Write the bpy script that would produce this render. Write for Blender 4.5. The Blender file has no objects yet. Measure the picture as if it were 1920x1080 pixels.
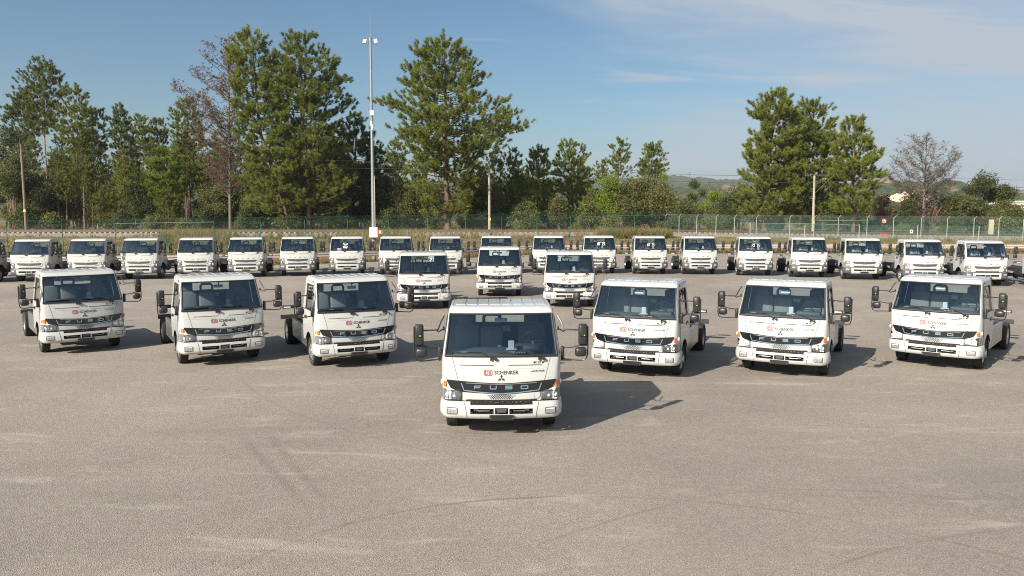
import bpy, bmesh, math, random
import numpy as np
from mathutils import Vector, Matrix
R = math.radians
SC = bpy.context.scene
COL = SC.collection
rng = random.Random(7)

# ------------------------------------------------------------------ camera
cam_d = bpy.data.cameras.new("camera")
cam = bpy.data.objects.new("camera", cam_d); COL.objects.link(cam)
cam.location = (0.0, 0.0, 3.866)
cam.rotation_euler = (R(90 - 5.578), 0, 0)
cam_d.sensor_width = 36.0
cam_d.lens = 28.0
cam_d.clip_start = 0.1
cam_d.clip_end = 30000
SC.camera = cam

# ------------------------------------------------------------------ sun, sky, exposure
SUN_TO = Vector((0.575, 0.66, -0.50)).normalized()      # direction the light travels
SUN_EL = math.asin(-SUN_TO.z)
SUN_ROT = math.atan2(-SUN_TO.x, -SUN_TO.y)
sun_d = bpy.data.lights.new("sun", 'SUN')
sun_d.energy = 5.0
sun_d.angle = R(0.5)
sun_d.color = (1.0, 0.905, 0.77)
sun = bpy.data.objects.new("sun", sun_d); COL.objects.link(sun)
sun.rotation_euler = SUN_TO.to_track_quat('-Z', 'Y').to_euler()

world = bpy.data.worlds.new("World"); SC.world = world
world.use_nodes = True
WN = world.node_tree; WN.nodes.clear()
def wn(t, **k):
    n = WN.nodes.new(t)
    for a, b in k.items(): setattr(n, a, b)
    return n
def wl(a, b): WN.links.new(a, b)
def wmath(op, a, b=None, c=None, clamp=False):
    n = wn('ShaderNodeMath', operation=op); n.use_clamp = clamp
    for i, q in enumerate((a, b, c)):
        if q is None: continue
        if isinstance(q, (int, float)): n.inputs[i].default_value = q
        else: wl(q, n.inputs[i])
    return n.outputs[0]
sky = wn('ShaderNodeTexSky', sky_type='NISHITA')
sky.sun_disc = False
sky.sun_elevation = SUN_EL
sky.sun_rotation = SUN_ROT
sky.altitude = 150
sky.air_density = 0.8
sky.dust_density = 2.2
sky.ozone_density = 1.2
tc = wn('ShaderNodeTexCoord')
sep = wn('ShaderNodeSeparateXYZ'); wl(tc.outputs['Generated'], sep.inputs[0])
zc = wmath('MAXIMUM', sep.outputs[2], 0.0)
den = wmath('ADD', zc, 0.16)
pu = wmath('DIVIDE', sep.outputs[0], den)
pv = wmath('DIVIDE', sep.outputs[1], den)
comb = wn('ShaderNodeCombineXYZ'); wl(pu, comb.inputs[0]); wl(pv, comb.inputs[1])
def cloud_noise(scale, rot, loc, detail=6, rough=0.55, dist=0.0):
    mp = wn('ShaderNodeMapping'); wl(comb.outputs[0], mp.inputs[0])
    mp.inputs['Rotation'].default_value = (0, 0, rot)
    mp.inputs['Scale'].default_value = scale
    mp.inputs['Location'].default_value = loc
    n = wn('ShaderNodeTexNoise'); wl(mp.outputs[0], n.inputs['Vector'])
    n.inputs['Scale'].default_value = 1.0
    n.inputs['Detail'].default_value = detail
    n.inputs['Roughness'].default_value = rough
    n.inputs['Distortion'].default_value = dist
    return n.outputs[0]
def wramp(v, a, b):
    n = wn('ShaderNodeMapRange', interpolation_type='SMOOTHSTEP')
    wl(v, n.inputs[0]); n.inputs[1].default_value = a; n.inputs[2].default_value = b
    return n.outputs[0]
veil_n = cloud_noise((0.40, 0.95, 1), R(14), (3.1, 0.4, 0), 8, 0.58, 0.7)
wisp_n = cloud_noise((0.9, 3.2, 1), R(-10), (0.3, 4.7, 0), 8, 0.6, 0.5)
# a broad thin veil lies to the east (image right), thinning westward
veil_e = wmath('ADD', veil_n, wmath('MULTIPLY', pu, 0.24))
streak = wmath('ADD', 0.50, wmath('MULTIPLY', wramp(wisp_n, 0.36, 0.62), 0.50))
veil = wmath('MULTIPLY', wmath('MULTIPLY', wramp(veil_e, 0.47, 0.78), 0.94), streak)
wisp = wmath('MULTIPLY', wramp(wmath('ADD', wisp_n, wmath('MULTIPLY', pu, 0.045)), 0.585, 0.76), 0.75)
cl = wmath('ADD', veil, wisp, clamp=True)
hs = wn('ShaderNodeHueSaturation'); wl(sky.outputs[0], hs.inputs['Color']); hs.inputs['Saturation'].default_value = 1.14
mix = wn('ShaderNodeMixRGB'); wl(cl, mix.inputs[0]); tn = wn('ShaderNodeMixRGB', blend_type='MULTIPLY'); tn.inputs[0].default_value = 1.0; wl(hs.outputs[0], tn.inputs[1]); tn.inputs[2].default_value = (0.93, 1.04, 1.0, 1)
wl(tn.outputs[0], mix.inputs[1])
mix.inputs[2].default_value = (4.1, 4.65, 5.35, 1)
bg = wn('ShaderNodeBackground'); wl(mix.outputs[0], bg.inputs[0])
bg.inputs[1].default_value = 0.066
wo = wn('ShaderNodeOutputWorld'); wl(bg.outputs[0], wo.inputs[0])

SC.view_settings.view_transform = 'Standard'
SC.view_settings.look = 'None'
SC.view_settings.gamma = 1
SC.view_settings.exposure = 0.85
SC.view_settings.use_curve_mapping = False
SC.cycles.max_bounces = 8
SC.cycles.transparent_max_bounces = 24
SC.cycles.caustics_reflective = False
SC.cycles.caustics_refractive = False
SC.cycles.use_denoising = True
SC.cycles.denoising_input_passes = 'RGB_ALBEDO_NORMAL'
SC.cycles.denoising_prefilter = 'NONE'
SC.cycles.use_adaptive_sampling = False
SC.cycles.pixel_filter_type = 'BLACKMAN_HARRIS'
SC.cycles.filter_width = 1.05

# ------------------------------------------------------------------ materials
MATS = {}
class NT:
    def __init__(self, name):
        self.m = bpy.data.materials.new(name); self.m.use_nodes = True
        self.t = self.m.node_tree; self.t.nodes.clear()
        self.out = self.t.nodes.new('ShaderNodeOutputMaterial')
        MATS[name] = self.m
    def n(self, t, **k):
        q = self.t.nodes.new(t)
        for a, b in k.items(): setattr(q, a, b)
        return q
    def l(self, a, b): self.t.links.new(a, b)
    def coord(self, kind='Object'):
        return self.n('ShaderNodeTexCoord').outputs[kind]
    def noise(self, vec, scale, detail=4, rough=0.55, mscale=None, dist=0.0):
        if mscale:
            mp = self.n('ShaderNodeMapping'); self.l(vec, mp.inputs[0]); mp.inputs['Scale'].default_value = mscale
            vec = mp.outputs[0]
        q = self.n('ShaderNodeTexNoise'); self.l(vec, q.inputs['Vector'])
        q.inputs['Scale'].default_value = scale; q.inputs['Detail'].default_value = detail
        q.inputs['Roughness'].default_value = rough; q.inputs['Distortion'].default_value = dist
        return q.outputs[0]
    def ramp(self, v, stops):
        q = self.n('ShaderNodeValToRGB'); self.l(v, q.inputs[0])
        e = q.color_ramp.elements
        while len(e) < len(stops): e.new(0.5)
        for s, (p, c) in zip(e, stops):
            s.position = p; s.color = (c[0], c[1], c[2], 1) if len(c) == 3 else c
        return q.outputs[0]
    def mixc(self, f, a, b, mode='MIX'):
        q = self.n('ShaderNodeMixRGB', blend_type=mode)
        for i, x in enumerate((f, a, b)):
            if isinstance(x, (int, float)): q.inputs[i].default_value = x
            elif isinstance(x, tuple): q.inputs[i].default_value = (x[0], x[1], x[2], 1)
            else: self.l(x, q.inputs[i])
        return q.outputs[0]
    def math(self, op, a, b=None, clamp=False):
        q = self.n('ShaderNodeMath', operation=op); q.use_clamp = clamp
        for i, x in enumerate((a, b)):
            if x is None: continue
            if isinstance(x, (int, float)): q.inputs[i].default_value = x
            else: self.l(x, q.inputs[i])
        return q.outputs[0]
    def bsdf(self, color, rough=0.5, metal=0.0, spec=0.5, coat=0.0, bump=None, bump_d=0.01):
        q = self.n('ShaderNodeBsdfPrincipled')
        if isinstance(color, tuple): q.inputs['Base Color'].default_value = (color[0], color[1], color[2], 1)
        else: self.l(color, q.inputs['Base Color'])
        if isinstance(rough, (int, float)): q.inputs['Roughness'].default_value = rough
        else: self.l(rough, q.inputs['Roughness'])
        q.inputs['Metallic'].default_value = metal
        q.inputs['Specular IOR Level'].default_value = spec
        if coat:
            q.inputs['Coat Weight'].default_value = coat; q.inputs['Coat Roughness'].default_value = 0.06
        if bump is not None:
            b = self.n('ShaderNodeBump'); b.inputs['Distance'].default_value = bump_d; b.inputs['Strength'].default_value = 1.0
            self.l(bump, b.inputs['Height']); self.l(b.outputs[0], q.inputs['Normal'])
        return q.outputs[0]
    def done(self, sh):
        self.l(sh, self.out.inputs['Surface']); return self.m

def simple(name, color, rough=0.5, metal=0.0, spec=0.5, coat=0.0, vary=0.0, vs=8.0):
    t = NT(name)
    if vary:
        nz = t.noise(t.coord(), vs, 4)
        c = t.ramp(nz, [(0.3, tuple(x * (1 - vary) for x in color)), (0.7, tuple(min(1, x * (1 + vary)) for x in color))])
    else: c = color
    return t.done(t.bsdf(c, rough, metal, spec, coat))

# truck paint: warm white, thin road dust low down
t = NT('white_paint')
nz = t.noise(t.coord(), 3.0, 5, 0.6)
base = t.ramp(nz, [(0.3, (0.432, 0.445, 0.446)), (0.7, (0.462, 0.475, 0.475))])
t.done(t.bsdf(base, t.ramp(t.noise(t.coord(), 9, 3), [(0.3, (0.2,)*3), (0.7, (0.32,)*3)]), 0, 0.5, 0.5))
simple('seam_dark', (0.06, 0.06, 0.06), 0.7)
simple('rubber', (0.018, 0.018, 0.02), 0.55, spec=0.4)
simple('black_plastic', (0.022, 0.022, 0.025), 0.38, spec=0.5, vary=0.2)
simple('gloss_black', (0.010, 0.010, 0.012), 0.08, spec=0.6, coat=0.5)
simple('grey_plastic', (0.075, 0.078, 0.085), 0.5, vary=0.15)
simple('recess_shade', (0.012, 0.012, 0.013), 0.7)  # near-black colour stands in for the shade inside openings
simple('chrome', (0.82, 0.83, 0.85), 0.09, 1.0)
simple('chrome_blue', (0.26, 0.42, 0.56), 0.2, 0.6)
simple('lamp_silver', (0.82, 0.83, 0.85), 0.2, 0.3)
simple('lamp_grey', (0.27, 0.27, 0.28), 0.3, 0.4)
simple('amber', (0.62, 0.16, 0.015), 0.12, spec=0.6, coat=0.6)
simple('lamp_dim', (0.45, 0.45, 0.46), 0.3, 0.6)
simple('post_stone', (0.42, 0.37, 0.29), 0.85)
simple('lamp_clear', (0.72, 0.74, 0.76), 0.08, spec=0.7, coat=0.8)
simple('decal_black', (0.022, 0.022, 0.025), 0.4)
simple('decal_red', (0.30, 0.012, 0.012), 0.4)
simple('decal_white', (0.80, 0.79, 0.77), 0.4)
simple('plate_black', (0.015, 0.015, 0.017), 0.35)
simple('screw', (0.55, 0.55, 0.55), 0.3, 0.9)
simple('green_dot', (0.30, 0.85, 0.05), 0.5)
simple('rim_silver', (0.52, 0.53, 0.54), 0.3, 0.75, vary=0.1)
simple('frame_black', (0.03, 0.03, 0.032), 0.5, vary=0.3)
simple('frame_grey', (0.10, 0.10, 0.105), 0.5, 0.3, vary=0.3)
simple('seat_fabric', (0.16, 0.16, 0.155), 0.9, spec=0.2, vary=0.2, vs=60)
simple('cabin_dark', (0.045, 0.052, 0.060), 0.85, spec=0.3)
simple('dash', (0.06, 0.065, 0.072), 0.7, spec=0.4)
simple('cabin_light', (0.55, 0.60, 0.60), 0.6)
simple('phone_grey', (0.40, 0.42, 0.45), 0.5)
simple('mirror_glass', (0.8, 0.82, 0.84), 0.03, 1.0)
simple('paper', (0.74, 0.75, 0.75), 0.6)
simple('chalk', (0.85, 0.85, 0.85), 0.9)
simple('cable_blue', (0.05, 0.25, 0.55), 0.5)

t = NT('tyre')
t.done(t.bsdf(t.ramp(t.noise(t.coord(), 6, 4), [(0.3, (0.022, 0.021, 0.020)), (0.7, (0.05, 0.047, 0.043))]), 0.8, spec=0.25))
t = NT('aluminium')
nz = t.noise(t.coord(), 5, 4, 0.6, (1, 1, 14))
t.done(t.bsdf(t.ramp(nz, [(0.3, (0.36, 0.37, 0.38)), (0.7, (0.50, 0.51, 0.52))]), t.ramp(nz, [(0.3, (0.18,)*3), (0.7, (0.30,)*3)]), 0.85))

def glass(name, tint, refl=1.0, rough=0.02, gtint=(1, 1, 1)):
    t = NT(name)
    tr = t.n('ShaderNodeBsdfTransparent'); tr.inputs[0].default_value = (*tint, 1)
    gl = t.n('ShaderNodeBsdfGlossy'); gl.inputs['Roughness'].default_value = rough
    gl.inputs[0].default_value = (*gtint, 1)
    fr = t.n('ShaderNodeFresnel'); fr.inputs[0].default_value = 1.52
    f = t.math('MULTIPLY', fr.outputs[0], refl, True)
    mx = t.n('ShaderNodeMixShader'); t.l(f, mx.inputs[0]); t.l(tr.outputs[0], mx.inputs[1]); t.l(gl.outputs[0], mx.inputs[2])
    t.done(mx.outputs[0])
glass('windscreen', (0.80, 0.90, 0.94), 2.7, 0.02, (0.55, 0.80, 1.0))
glass('side_glass', (0.80, 0.86, 0.84), 1.6)
glass('lamp_lens', (0.93, 0.95, 0.96), 1.5)
# crumpled clear film over the seats of the parked trucks
t = NT('plastic_film')
tr = t.n('ShaderNodeBsdfTransparent'); tr.inputs[0].default_value = (0.80, 0.82, 0.83, 1)
pb = t.n('ShaderNodeBsdfPrincipled'); pb.inputs['Base Color'].default_value = (0.75, 0.78, 0.80, 1); pb.inputs['Roughness'].default_value = 0.18
nz = t.noise(t.coord(), 9, 4, 0.6, (1, 1, 0.5))
fac = t.ramp(nz, [(0.42, (0.10,)*3), (0.60, (0.75,)*3)])  # milky patches paint the film's white glints
mx = t.n('ShaderNodeMixShader'); t.l(fac, mx.inputs[0]); t.l(tr.outputs[0], mx.inputs[1]); t.l(pb.outputs[0], mx.inputs[2])
t.done(mx.outputs[0])

# asphalt: sun-bleached, warm grey, coarse aggregate, faint tyre arcs and dusty scuffs
t = NT('asphalt')
co = t.coord('Object')
fine = t.noise(co, 52, 3, 0.8)
mid = t.noise(co, 9, 5, 0.75)
big = t.noise(co, 0.16, 5, 0.62)
vor = t.n('ShaderNodeTexVoronoi'); t.l(co, vor.inputs['Vector']); vor.inputs['Scale'].default_value = 95
c0 = t.ramp(fine, [(0.30, (0.145, 0.128, 0.112)), (0.5, (0.298, 0.264, 0.230)), (0.70, (0.52, 0.468, 0.415))])
stone = t.ramp(vor.outputs['Color'], [(0.0, (0.62,)*3), (0.75, (1.0,)*3), (1.0, (1.5,)*3)])
c1 = t.mixc(0.75, c0, stone, 'MULTIPLY')
c2 = t.mixc(1.0, c1, t.ramp(big, [(0.3, (0.80, 0.80, 0.81)), (0.7, (1.16, 1.15, 1.12))]), 'MULTIPLY')
c3 = t.mixc(1.0, c2, t.ramp(mid, [(0.3, (0.84,)*3), (0.7, (1.13,)*3)]), 'MULTIPLY')
# pale scuffs, stretched
sc1 = t.noise(co, 1.0, 6, 0.65, (0.42, 1.5, 1), 0.7)
scm = t.ramp(sc1, [(0.56, (0, 0, 0)), (0.73, (0.62,)*3)])
c4 = t.mixc(scm, c3, (0.45, 0.41, 0.36))
sc2 = t.noise(co, 1.0, 4, 0.6, (0.10, 0.5, 1), 0.8)
dm = t.ramp(sc2, [(0.55, (0, 0, 0)), (0.72, (0.40,)*3)])
c5 = t.mixc(dm, c4, (0.19, 0.175, 0.16))
st = t.noise(co, 0.55, 5, 0.7, None, 1.2)
c5 = t.mixc(t.ramp(st, [(0.64, (0, 0, 0)), (0.74, (0.35,)*3)]), c5, (0.17, 0.155, 0.14))
# tyre arcs: thin rings round far centres
sx_ = t.n('ShaderNodeSeparateXYZ'); t.l(co, sx_.inputs[0])
def arc(cx, cy, r, w, amt, colr, xr=(-60, 60), yr=(-60, 60)):
    global c5
    mp = t.n('ShaderNodeVectorMath', operation='SUBTRACT'); t.l(co, mp.inputs[0]); mp.inputs[1].default_value = (cx, cy, 0)
    ln = t.n('ShaderNodeVectorMath', operation='LENGTH'); t.l(mp.outputs[0], ln.inputs[0])
    wob = t.math('MULTIPLY', t.math('SUBTRACT', mid, 0.5), 0.10)
    d = t.math('ABSOLUTE', t.math('SUBTRACT', t.math('ADD', ln.outputs['Value'], wob), r))
    m = t.math('SUBTRACT', 1.0, t.math('DIVIDE', d, w), True)
    m = t.math('MULTIPLY', t.math('MULTIPLY', m, amt), t.ramp(t.noise(co, 0.9, 3), [(0.34, (0.2,)*3), (0.58, (1,)*3)]))
    for axis, (a, b) in ((0, xr), (1, yr)):
        if b - a > 100: continue
        e = t.math('MULTIPLY', t.math('SUBTRACT', sx_.outputs[axis], a), 2.0, True)
        f = t.math('MULTIPLY', t.math('SUBTRACT', b, sx_.outputs[axis]), 2.0, True)
        m = t.math('MULTIPLY', m, t.math('MULTIPLY', e, f))
    c5 = t.mixc(m, c5, colr)
dk = (0.175, 0.150, 0.130)
arc(.49, 6.49, 3.94, .045, .85, dk, (-3.3, .6), (7.5, 12)); arc(.91, 3.75, 6.73, .04, .8, dk, (-.5, 6.5), (8, 12)); arc(4.17, 5.97, 4.78, .04, .7, dk, (2.0, 8.5), (9.0, 12))
arc(328.2, 211.2, 387.2, .11, .62, dk, (-4.8, -2.4), (9.8, 13.5)); arc(80.5, 58.4, 95.9, .10, .55, dk, (-4.6, -2.2), (9.8, 13.8))
arc(7.65, 1.78, 7.76, .04, .75, dk, (3.2, 8.5), (8, 11)); arc(9.35, -2.0, 14.18, .04, .55, dk, (.2, 3.0), (8, 12))
arc(20, 30, 21, .10, .25, dk); arc(6.0, 24.0, 13.6, .06, .3, dk); arc(-9, 21, 9.5, .07, .3, dk)
t.done(t.bsdf(c5, 0.88, spec=0.3, bump=t.math('ADD', fine, t.math('MULTIPLY', vor.outputs['Distance'], 0.8)), bump_d=0.008))

t = NT('dry_ground')
co = t.coord('Object')
a = t.noise(co, 0.30, 6, 0.65); b = t.noise(co, 3.0, 5, 0.7)
c = t.ramp(a, [(0.30, (0.085, 0.085, 0.035)), (0.48, (0.21, 0.165, 0.085)), (0.68, (0.30, 0.23, 0.13))])
c = t.mixc(0.7, c, t.ramp(b, [(0.3, (0.55,)*3), (0.7, (1.35,)*3)]), 'MULTIPLY')
t.done(t.bsdf(c, 0.95, spec=0.1, bump=b, bump_d=0.25))
t = NT('forest_floor')
co = t.coord('Object')
c = t.ramp(t.noise(co, 0.35, 6, 0.7), [(0.3, (0.09, 0.065, 0.035)), (0.55, (0.24, 0.165, 0.085)), (0.75, (0.10, 0.10, 0.04))])
t.done(t.bsdf(c, 0.95, spec=0.1))
t = NT('ballast')
co = t.coord('Object')
c = t.ramp(t.noise(co, 7, 4, 0.8), [(0.3, (0.12, 0.10, 0.08)), (0.5, (0.30, 0.265, 0.22)), (0.72, (0.52, 0.48, 0.42))])
t.done(t.bsdf(c, 0.9, spec=0.2, bump=t.noise(co, 7, 3, 0.8), bump_d=0.15))
simple('rail_steel', (0.11, 0.075, 0.055), 0.6, 0.4)
simple('sleeper', (0.30, 0.27, 0.24), 0.85)
simple('galvanised', (0.22, 0.235, 0.25), 0.5, 0.3, vary=0.12)
simple('post_grey', (0.33, 0.34, 0.345), 0.5, 0.2, vary=0.1)
simple('fence_green', (0.035, 0.135, 0.095), 0.5)
simple('mesh_green', (0.11, 0.20, 0.18), 0.5)
simple('rail_paint', (0.38, 0.36, 0.34), 0.6, vary=0.15)
simple('rail_rust', (0.24, 0.11, 0.065), 0.7, vary=0.25)
simple('concrete_pole', (0.30, 0.27, 0.235), 0.8, vary=0.15, vs=3)
simple('wood_pole', (0.17, 0.125, 0.095), 0.85, vary=0.2, vs=3)
simple('yellow_tag', (0.75, 0.50, 0.03), 0.5)
simple('box_white', (0.72, 0.73, 0.73), 0.4)
simple('sign_red', (0.55, 0.04, 0.03), 0.5)
simple('wire', (0.05, 0.05, 0.05), 0.6)
simple('concrete_pale', (0.46, 0.45, 0.42), 0.8)

def leafmat(name, c_lo, c_hi, transl=0.45, rough=0.55):
    t = NT(name)
    geo = t.n('ShaderNodeNewGeometry')
    oi = t.n('ShaderNodeObjectInfo')
    nz = t.noise(t.coord('Object'), 0.55, 4, 0.6)
    rnd = t.math('ADD', t.math('MULTIPLY', nz, 0.8), t.math('MULTIPLY', geo.outputs['Random Per Island'], 0.45))
    rnd = t.math('ADD', rnd, t.math('MULTIPLY', t.math('SUBTRACT', oi.outputs['Random'], 0.5), 0.12))
    c = t.ramp(rnd, [(0.32, c_lo), (0.92, c_hi)])
    d = t.bsdf(c, rough, spec=0.25)
    tl = t.n('ShaderNodeBsdfTranslucent'); t.l(c, tl.inputs[0])
    mx = t.n('ShaderNodeMixShader'); mx.inputs[0].default_value = transl
    t.l(d, mx.inputs[1]); t.l(tl.outputs[0], mx.inputs[2])
    return t.done(mx.outputs[0])
leafmat('pine_needles', (0.088, 0.112, 0.024), (0.305, 0.340, 0.070))
leafmat('pine_needles_dark', (0.070, 0.092, 0.026), (0.225, 0.255, 0.070))
leafmat('pine_bright', (0.10, 0.155, 0.018), (0.25, 0.31, 0.042))
leafmat('oak_leaf', (0.078, 0.085, 0.028), (0.215, 0.215, 0.078))
leafmat('oak_dark', (0.044, 0.060, 0.022), (0.135, 0.155, 0.052))
leafmat('dead_brown', (0.12, 0.05, 0.028), (0.28, 0.125, 0.075))
leafmat('twig_brown', (0.085, 0.060, 0.040), (0.20, 0.150, 0.095))
leafmat('dry_grass', (0.15, 0.12, 0.055), (0.34, 0.27, 0.145), 0.3, 0.7)
leafmat('green_grass', (0.07, 0.09, 0.02), (0.20, 0.21, 0.06), 0.3, 0.7)
t = NT('bark')
nz = t.noise(t.coord('Object'), 3, 5, 0.7, (1, 1, 0.25))
t.done(t.bsdf(t.ramp(nz, [(0.3, (0.045, 0.032, 0.024)), (0.7, (0.19, 0.125, 0.085))]), 0.9, spec=0.15))
t = NT('bark_pale')
nz = t.noise(t.coord('Object'), 3, 5, 0.7, (1, 1, 0.25))
t.done(t.bsdf(t.ramp(nz, [(0.3, (0.11, 0.075, 0.055)), (0.7, (0.30, 0.215, 0.16))]), 0.9, spec=0.15))
t = NT('bark_grey')
t.done(t.bsdf((0.125, 0.112, 0.095), 0.9, spec=0.15))
t = NT('hill_cover')
co = t.coord('Object')
a = t.noise(co, 0.012, 7, 0.65); b = t.noise(co, 0.09, 7, 0.8)
c = t.ramp(b, [(0.38, (0.012, 0.022, 0.010)), (0.56, (0.060, 0.078, 0.030)), (0.68, (0.15, 0.135, 0.075))])
c = t.mixc(t.ramp(a, [(0.59, (0, 0, 0)), (0.66, (0.7,)*3)]), c, (0.27, 0.18, 0.135))
t.done(t.bsdf(c, 0.95, spec=0.1))
simple('quarry', (0.55, 0.40, 0.30), 0.9, vary=0.25, vs=0.05)
M = MATS

# ------------------------------------------------------------------ mesh helpers
class MB:
    def __init__(s): s.v = []; s.f = []; s.m = []
    def poly(s, pts, mi=0):
        i = len(s.v); s.v += [tuple(p) for p in pts]; s.f.append(tuple(range(i, i + len(pts)))); s.m.append(mi)
    def box(s, c, d, mi=0, mat=None):
        x, y, z = d[0] / 2, d[1] / 2, d[2] / 2
        P = [Vector((a * x, b * y, e * z)) for a in (-1, 1) for b in (-1, 1) for e in (-1, 1)]
        if mat is not None: P = [mat @ p for p in P]
        i = len(s.v); s.v += [(p.x + c[0], p.y + c[1], p.z + c[2]) for p in P]
        for q in ((0, 1, 3, 2), (4, 6, 7, 5), (0, 4, 5, 1), (2, 3, 7, 6), (0, 2, 6, 4), (1, 5, 7, 3)):
            s.f.append(tuple(i + k for k in q)); s.m.append(mi)
    def rbox(s, c, d, b=0.02, mi=0, mat=None):
        """box with chamfered edges"""
        x, y, z = (k / 2 for k in d); b = min(b, x * .9, y * .9, z * .9)
        bm = bmesh.new(); bmesh.ops.create_cube(bm, size=1.0)
        for v in bm.verts: v.co = Vector((v.co.x * d[0], v.co.y * d[1], v.co.z * d[2]))
        bmesh.ops.bevel(bm, geom=list(bm.edges), offset=b, segments=2, profile=0.5, affect='EDGES')
        s.from_bm(bm, c, mi, mat)
    def from_bm(s, bm, c=(0, 0, 0), mi=0, mat=None):
        i = len(s.v)
        bm.verts.index_update()
        for v in bm.verts:
            p = mat @ v.co if mat is not None else v.co
            s.v.append((p.x + c[0], p.y + c[1], p.z + c[2]))
        for f in bm.faces: s.f.append(tuple(i + v.index for v in f.verts)); s.m.append(mi)
        bm.free()
    def tube(s, pts, r, n=6, mi=0, caps=True):
        pts = [Vector(p) for p in pts]
        if not isinstance(r, (list, tuple)): r = [r] * len(pts)
        i0 = len(s.v); up = None
        for k, p in enumerate(pts):
            a = pts[max(0, k - 1)]; b = pts[min(len(pts) - 1, k + 1)]
            d = (b - a).normalized() if (b - a).length > 1e-9 else Vector((0, 0, 1))
            if up is None:
                up = Vector((0, 0, 1)) if abs(d.z) < 0.9 else Vector((1, 0, 0))
            u = d.cross(up)
            if u.length < 1e-6: u = d.orthogonal()
            u.normalize(); w = u.cross(d).normalized(); up = w
            for j in range(n):
                q = 2 * math.pi * j / n
                e = p + (u * math.cos(q) + w * math.sin(q)) * r[k]
                s.v.append((e.x, e.y, e.z))
        for k in range(len(pts) - 1):
            for j in range(n):
                a = i0 + k * n + j; b = i0 + k * n + (j + 1) % n
                s.f.append((a, b, b + n, a + n)); s.m.append(mi)
        if caps:
            s.f.append(tuple(i0 + j for j in range(n))[::-1]); s.m.append(mi)
            e = i0 + (len(pts) - 1) * n
            s.f.append(tuple(e + j for j in range(n))); s.m.append(mi)
    def lathe_x(s, prof, n, c, mi=0, close=False):
        """profile of (x, radius) turned round the x axis through c"""
        i0 = len(s.v)
        for (a, r) in prof:
            for j in range(n):
                q = 2 * math.pi * j / n
                s.v.append((c[0] + a, c[1] + r * math.cos(q), c[2] + r * math.sin(q)))
        for k in range(len(prof) - 1):
            mm = mi[k] if isinstance(mi, (list, tuple)) else mi
            for j in range(n):
                a = i0 + k * n + j; b = i0 + k * n + (j + 1) % n
                s.f.append((a, b, b + n, a + n)); s.m.append(mm)
    def build(s, name, mats, parent=None, smooth=None, merge=None, link=True):
        me = bpy.data.meshes.new(name)
        me.from_pydata(s.v, [], s.f)
        if not isinstance(mats, (list, tuple)): mats = [mats]
        for q in mats: me.materials.append(M[q] if isinstance(q, str) else q)
        if len(mats) > 1: me.polygons.foreach_set('material_index', s.m)
        bm = bmesh.new(); bm.from_mesh(me)
        if merge: bmesh.ops.remove_doubles(bm, verts=bm.verts, dist=merge)
        bmesh.ops.recalc_face_normals(bm, faces=bm.faces)
        bm.to_mesh(me); bm.free()
        if smooth:
            me.polygons.foreach_set('use_smooth', [True] * len(me.polygons))
            me.set_sharp_from_angle(angle=R(smooth))
        me.update()
        o = bpy.data.objects.new(name, me)
        if link: COL.objects.link(o)
        if parent is not None: o.parent = parent
        return o
def put(name, mesh, parent=None):
    o = bpy.data.objects.new(name, mesh); COL.objects.link(o)
    if parent is not None: o.parent = parent
    return o
def tag(o, label=None, cat=None, group=None, kind=None):
    if label: o['label'] = label
    if cat: o['category'] = cat
    if group: o['group'] = group
    if kind: o['kind'] = kind
    return o
def empty(name, loc=(0, 0, 0), rz=0.0):
    o = bpy.data.objects.new(name, None); COL.objects.link(o)
    o.location = loc; o.rotation_euler = (0, 0, rz); o.empty_display_size = 0.3
    return o
KIDS = {}
def copy_tree(o, parent=None):
    c = o.copy(); COL.objects.link(c)
    if parent is not None: c.parent = parent
    for ch in o.children: copy_tree(ch, c)
    return c
def lerp_tab(tab, z):
    if z <= tab[0][0]: return list(tab[0][1:])
    for a, b in zip(tab, tab[1:]):
        if z <= b[0]:
            k = (z - a[0]) / (b[0] - a[0]); return [p + (q - p) * k for p, q in zip(a[1:], b[1:])]
    return list(tab[-1][1:])
# ------------------------------------------------------------------ ground
def sstep(a, b, x):
    k = min(1.0, max(0.0, (x - a) / (b - a))); return k * k * (3 - 2 * k)
EDGE = [(-130, 22), (-60, 44), (-21, 54.6), (-14, 57.4), (-6, 62.5), (1, 69.0), (12, 71.0), (34, 72.0), (60, 70), (130, 60)]     # back edge of the lot
def edge_y(x):
    for a, b in zip(EDGE, EDGE[1:]):
        if a[0] <= x <= b[0]: return a[1] + (b[1] - a[1]) * (x - a[0]) / (b[0] - a[0])
    return EDGE[0][1] if x < EDGE[0][0] else EDGE[-1][1]
TRK = 97.0
def ter(x, y):
    top = 0.9 if x < 20 else 0.9 - .5 * min(1, (x - 20) / 40)
    e = edge_y(x)
    if y < e + 1: return -.05
    h = top * sstep(max(e + 2, 76), 93, y)
    h += .10 * math.sin(x * .7 + y * .3) * math.sin(y * .45 - x * .2) * sstep(e + 1, e + 6, y) * (1 - sstep(92, 93, y))
    if y > 104: h += .25 * math.sin(x * .13) * math.sin(y * .11) * sstep(104, 112, y)
    if y > 150: h -= 8.0 * sstep(150, 600, y)
    return h
def grid_mesh(name, xs, ys, fn, mat):
    V = [(x, y, fn(x, y)) for y in ys for x in xs]; n = len(xs); F = []
    for j in range(len(ys) - 1):
        for i in range(n - 1): a = j * n + i; F.append((a, a + 1, a + n + 1, a + n))
    me = bpy.data.meshes.new(name); me.from_pydata(V, [], F); me.materials.append(M[mat]); me.update()
    me.polygons.foreach_set('use_smooth', [True] * len(me.polygons))
    return put(name, me)
xs = sorted(set([-9000, -5000, -2500, -1200, -700, -400, -250] + [-160 + 4 * k for k in range(81)] + [250, 400, 700, 1200, 2500, 5000, 9000]))
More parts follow.
